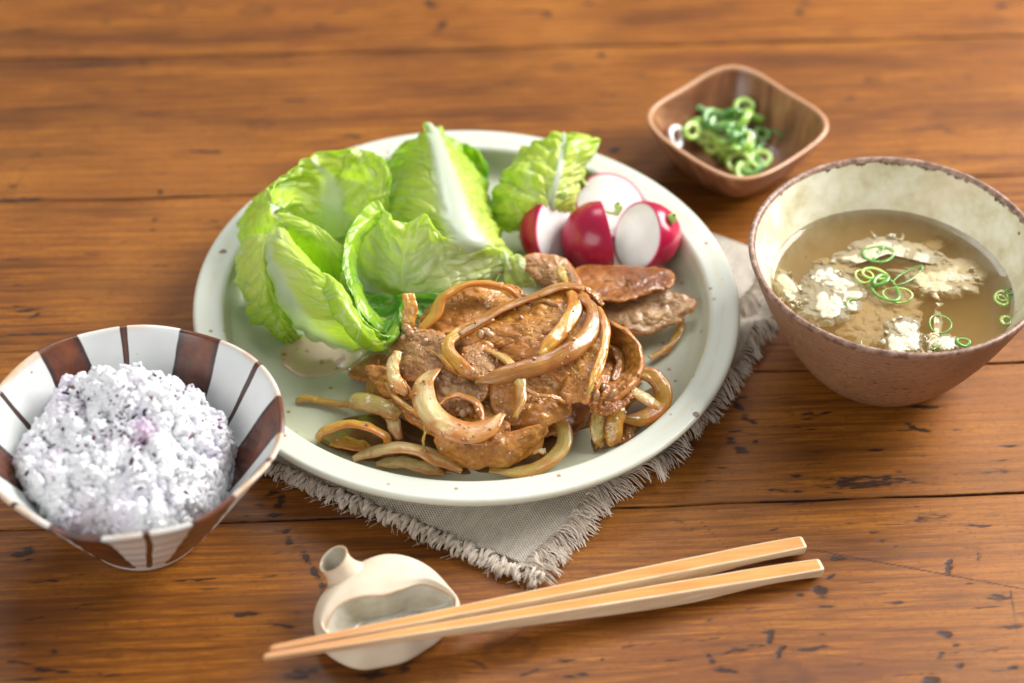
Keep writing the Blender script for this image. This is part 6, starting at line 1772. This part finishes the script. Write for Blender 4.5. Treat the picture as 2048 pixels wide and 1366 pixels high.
def make_rings():
    S = "spring onion rings floating in the soup"
    soup = [
        (1756, 509, 4.03, .62, .055, .07, .72, .0, 0, "upper large oval spring onion ring on the egg in the soup", 1.0),
        (1757, 507, 4.06, .42, .07, .05, .16, 1.3, 0, "dark green spring onion sliver lying across the upper oval ring", 1.0),
        (1771, 578, 4.03, .68, .05, .07, .80, .2, 0, "large round spring onion ring in the middle of the soup", 1.0),
        (1750, 548, 4.08, .50, .045, .08, .62, .1, 1, "thick pale spring onion ring heaped above the large round ring", 1.0),
        (1762, 560, 4.14, .38, .075, .12, .50, .3, 0, "dark green folded spring onion ring on top of the heap in the soup", 1.0),
        (1728, 552, 4.02, .40, .03, .05, .8, .4, 1, "faint spring onion ring at the left of the heap in the soup", 1.0),
        (1795, 590, 3.98, .58, .028, .05, .75, .0, 1, "pale sunken ring behind the large round ring in the soup", 1.0),
        (1815, 552, 4.00, .80, .04, .06, .30, .35, 0, "long flattened spring onion ring stretching right over the yellow egg", 1.0),
        (1865, 558, 3.96, .50, .03, .05, .35, .5, 1, "thin spring onion arc sunk in the yellow egg fold", .6),
        (1714, 612, 4.02, .42, .03, .05, .8, -1.3, 0, "spring onion arc beside the large left egg cloud", .35),
        (1752, 682, 4.02, .62, .03, .06, .8, -.6, 0, "long dark green arc at the front left of the front egg clump", .30),
        (1880, 648, 4.03, .55, .03, .05, .72, .2, 0, "thin ring around the upright egg strip near the front", 1.0),
        (1926, 684, 4.03, .26, .05, .07, .75, .0, 0, "small dark ring by the front rim of the soup bowl", 1.0),
        (1880, 697, 4.00, .30, .05, .06, .4, .0, 0, "short green sliver under the round white egg lump", .5),
        (2004, 596, 4.01, .38, .05, .05, .75, .0, 1, "pale double ring afloat at the right side of the soup", 1.0),
        (2004, 596, 4.00, .18, .03, .04, .75, .0, 1, "tiny inner ring within the pale ring at the right of the soup", 1.0),
        (2021, 583, 4.03, .20, .04, .06, .8, .0, 0, "small green ring touching the right wall of the soup bowl", 1.0),
        (2013, 640, 4.01, .24, .06, .05, .8, .0, 1, "small pale ring with a dark centre at the right front of the soup", 1.0),
    ]
    for i, (u, v, z, R, w, h, e, a, m, lab, arc) in enumerate(soup):
        ring(at(u, v, z), R, w * 1.35, h * 1.3, e, a, (.03 * (i % 3), i), m, lab, S, arc, i)
    rn = np.random.RandomState(4)
    D = "chopped spring onion rings in the wooden dish"
    ring(at(1352, 274, 1.25), .46, .13, .22, .9, 0, (1.0, 1.2), 2, "white spring onion ring at the left end of the dish's heap", D, 1, 1)
    ring(at(1492, 275, 1.15), .30, .14, .22, .8, 0, (.8, -.6), 2, "small white spring onion ring at the right edge of the dish's heap", D, 1, 2)
    ring(at(1383, 262, 1.2), .40, .12, .24, .8, 0, (.9, .9), 1, "lime green spring onion ring next to the white one at the heap's left", D, 1, 3)
    ring(at(1533, 250, .62), .62, .09, .14, .85, .2, (.08, 0), 0, "large flat dark green ring lying apart at the right of the dish", D, 1, 4)
    ring(at(1524, 268, .72), .38, .10, .16, .8, .2, (.15, 1), 0, "small dark green ring lying over the large flat one in the dish", D, 1, 5)
    ring(at(1560, 272, .60), .44, .07, .12, .9, .2, (.9, 2.4), 0, "thin dark green ring propped behind the large flat one in the dish", D, 1, 6)
    ring(at(1520, 318, .75), .44, .13, .2, .9, 0, (.3, .4), 1, "bright ring at the front right of the dish's heap, facing up", D, 1, 7)
    ring(at(1488, 212, 1.45), .40, .12, .22, .8, 0, (.6, .4), 1, "topmost pale green ring at the back of the dish's heap", D, 1, 8)
    heap = [(1400, 255, .9), (1410, 275, .8), (1420, 238, 1.2), (1432, 262, 1.2), (1440, 232, 1.4), (1450, 285, 1.1), (1452, 250, 1.5), (1466, 225, 1.5), (1470, 262, 1.6), (1478, 242, 1.6), (1462, 300, 1.0),
            (1480, 300, .9), (1478, 325, .7), (1500, 330, .6), (1496, 300, .8), (1462, 278, 1.4), (1424, 290, .7), (1440, 300, .7), (1505, 225, 1.0), (1510, 300, .6), (1486, 282, 1.2), (1436, 248, 1.3), (1455, 318, .6), (1395, 240, .9), (1480, 345, .5)]
    for i, (u, v, z) in enumerate(heap):
        ring(at(u + rn.normal(0, 3), v + rn.normal(0, 3), z), rn.uniform(.34, .52), rn.uniform(.11, .17), rn.uniform(.22, .36), rn.uniform(.7, 1), 0, (rn.uniform(.2, 1.3), rn.uniform(0, 6.28)), int(rn.rand() < .45), "green spring onion ring in the middle of the heap in the wooden dish", D, 1, i)


make_rings()
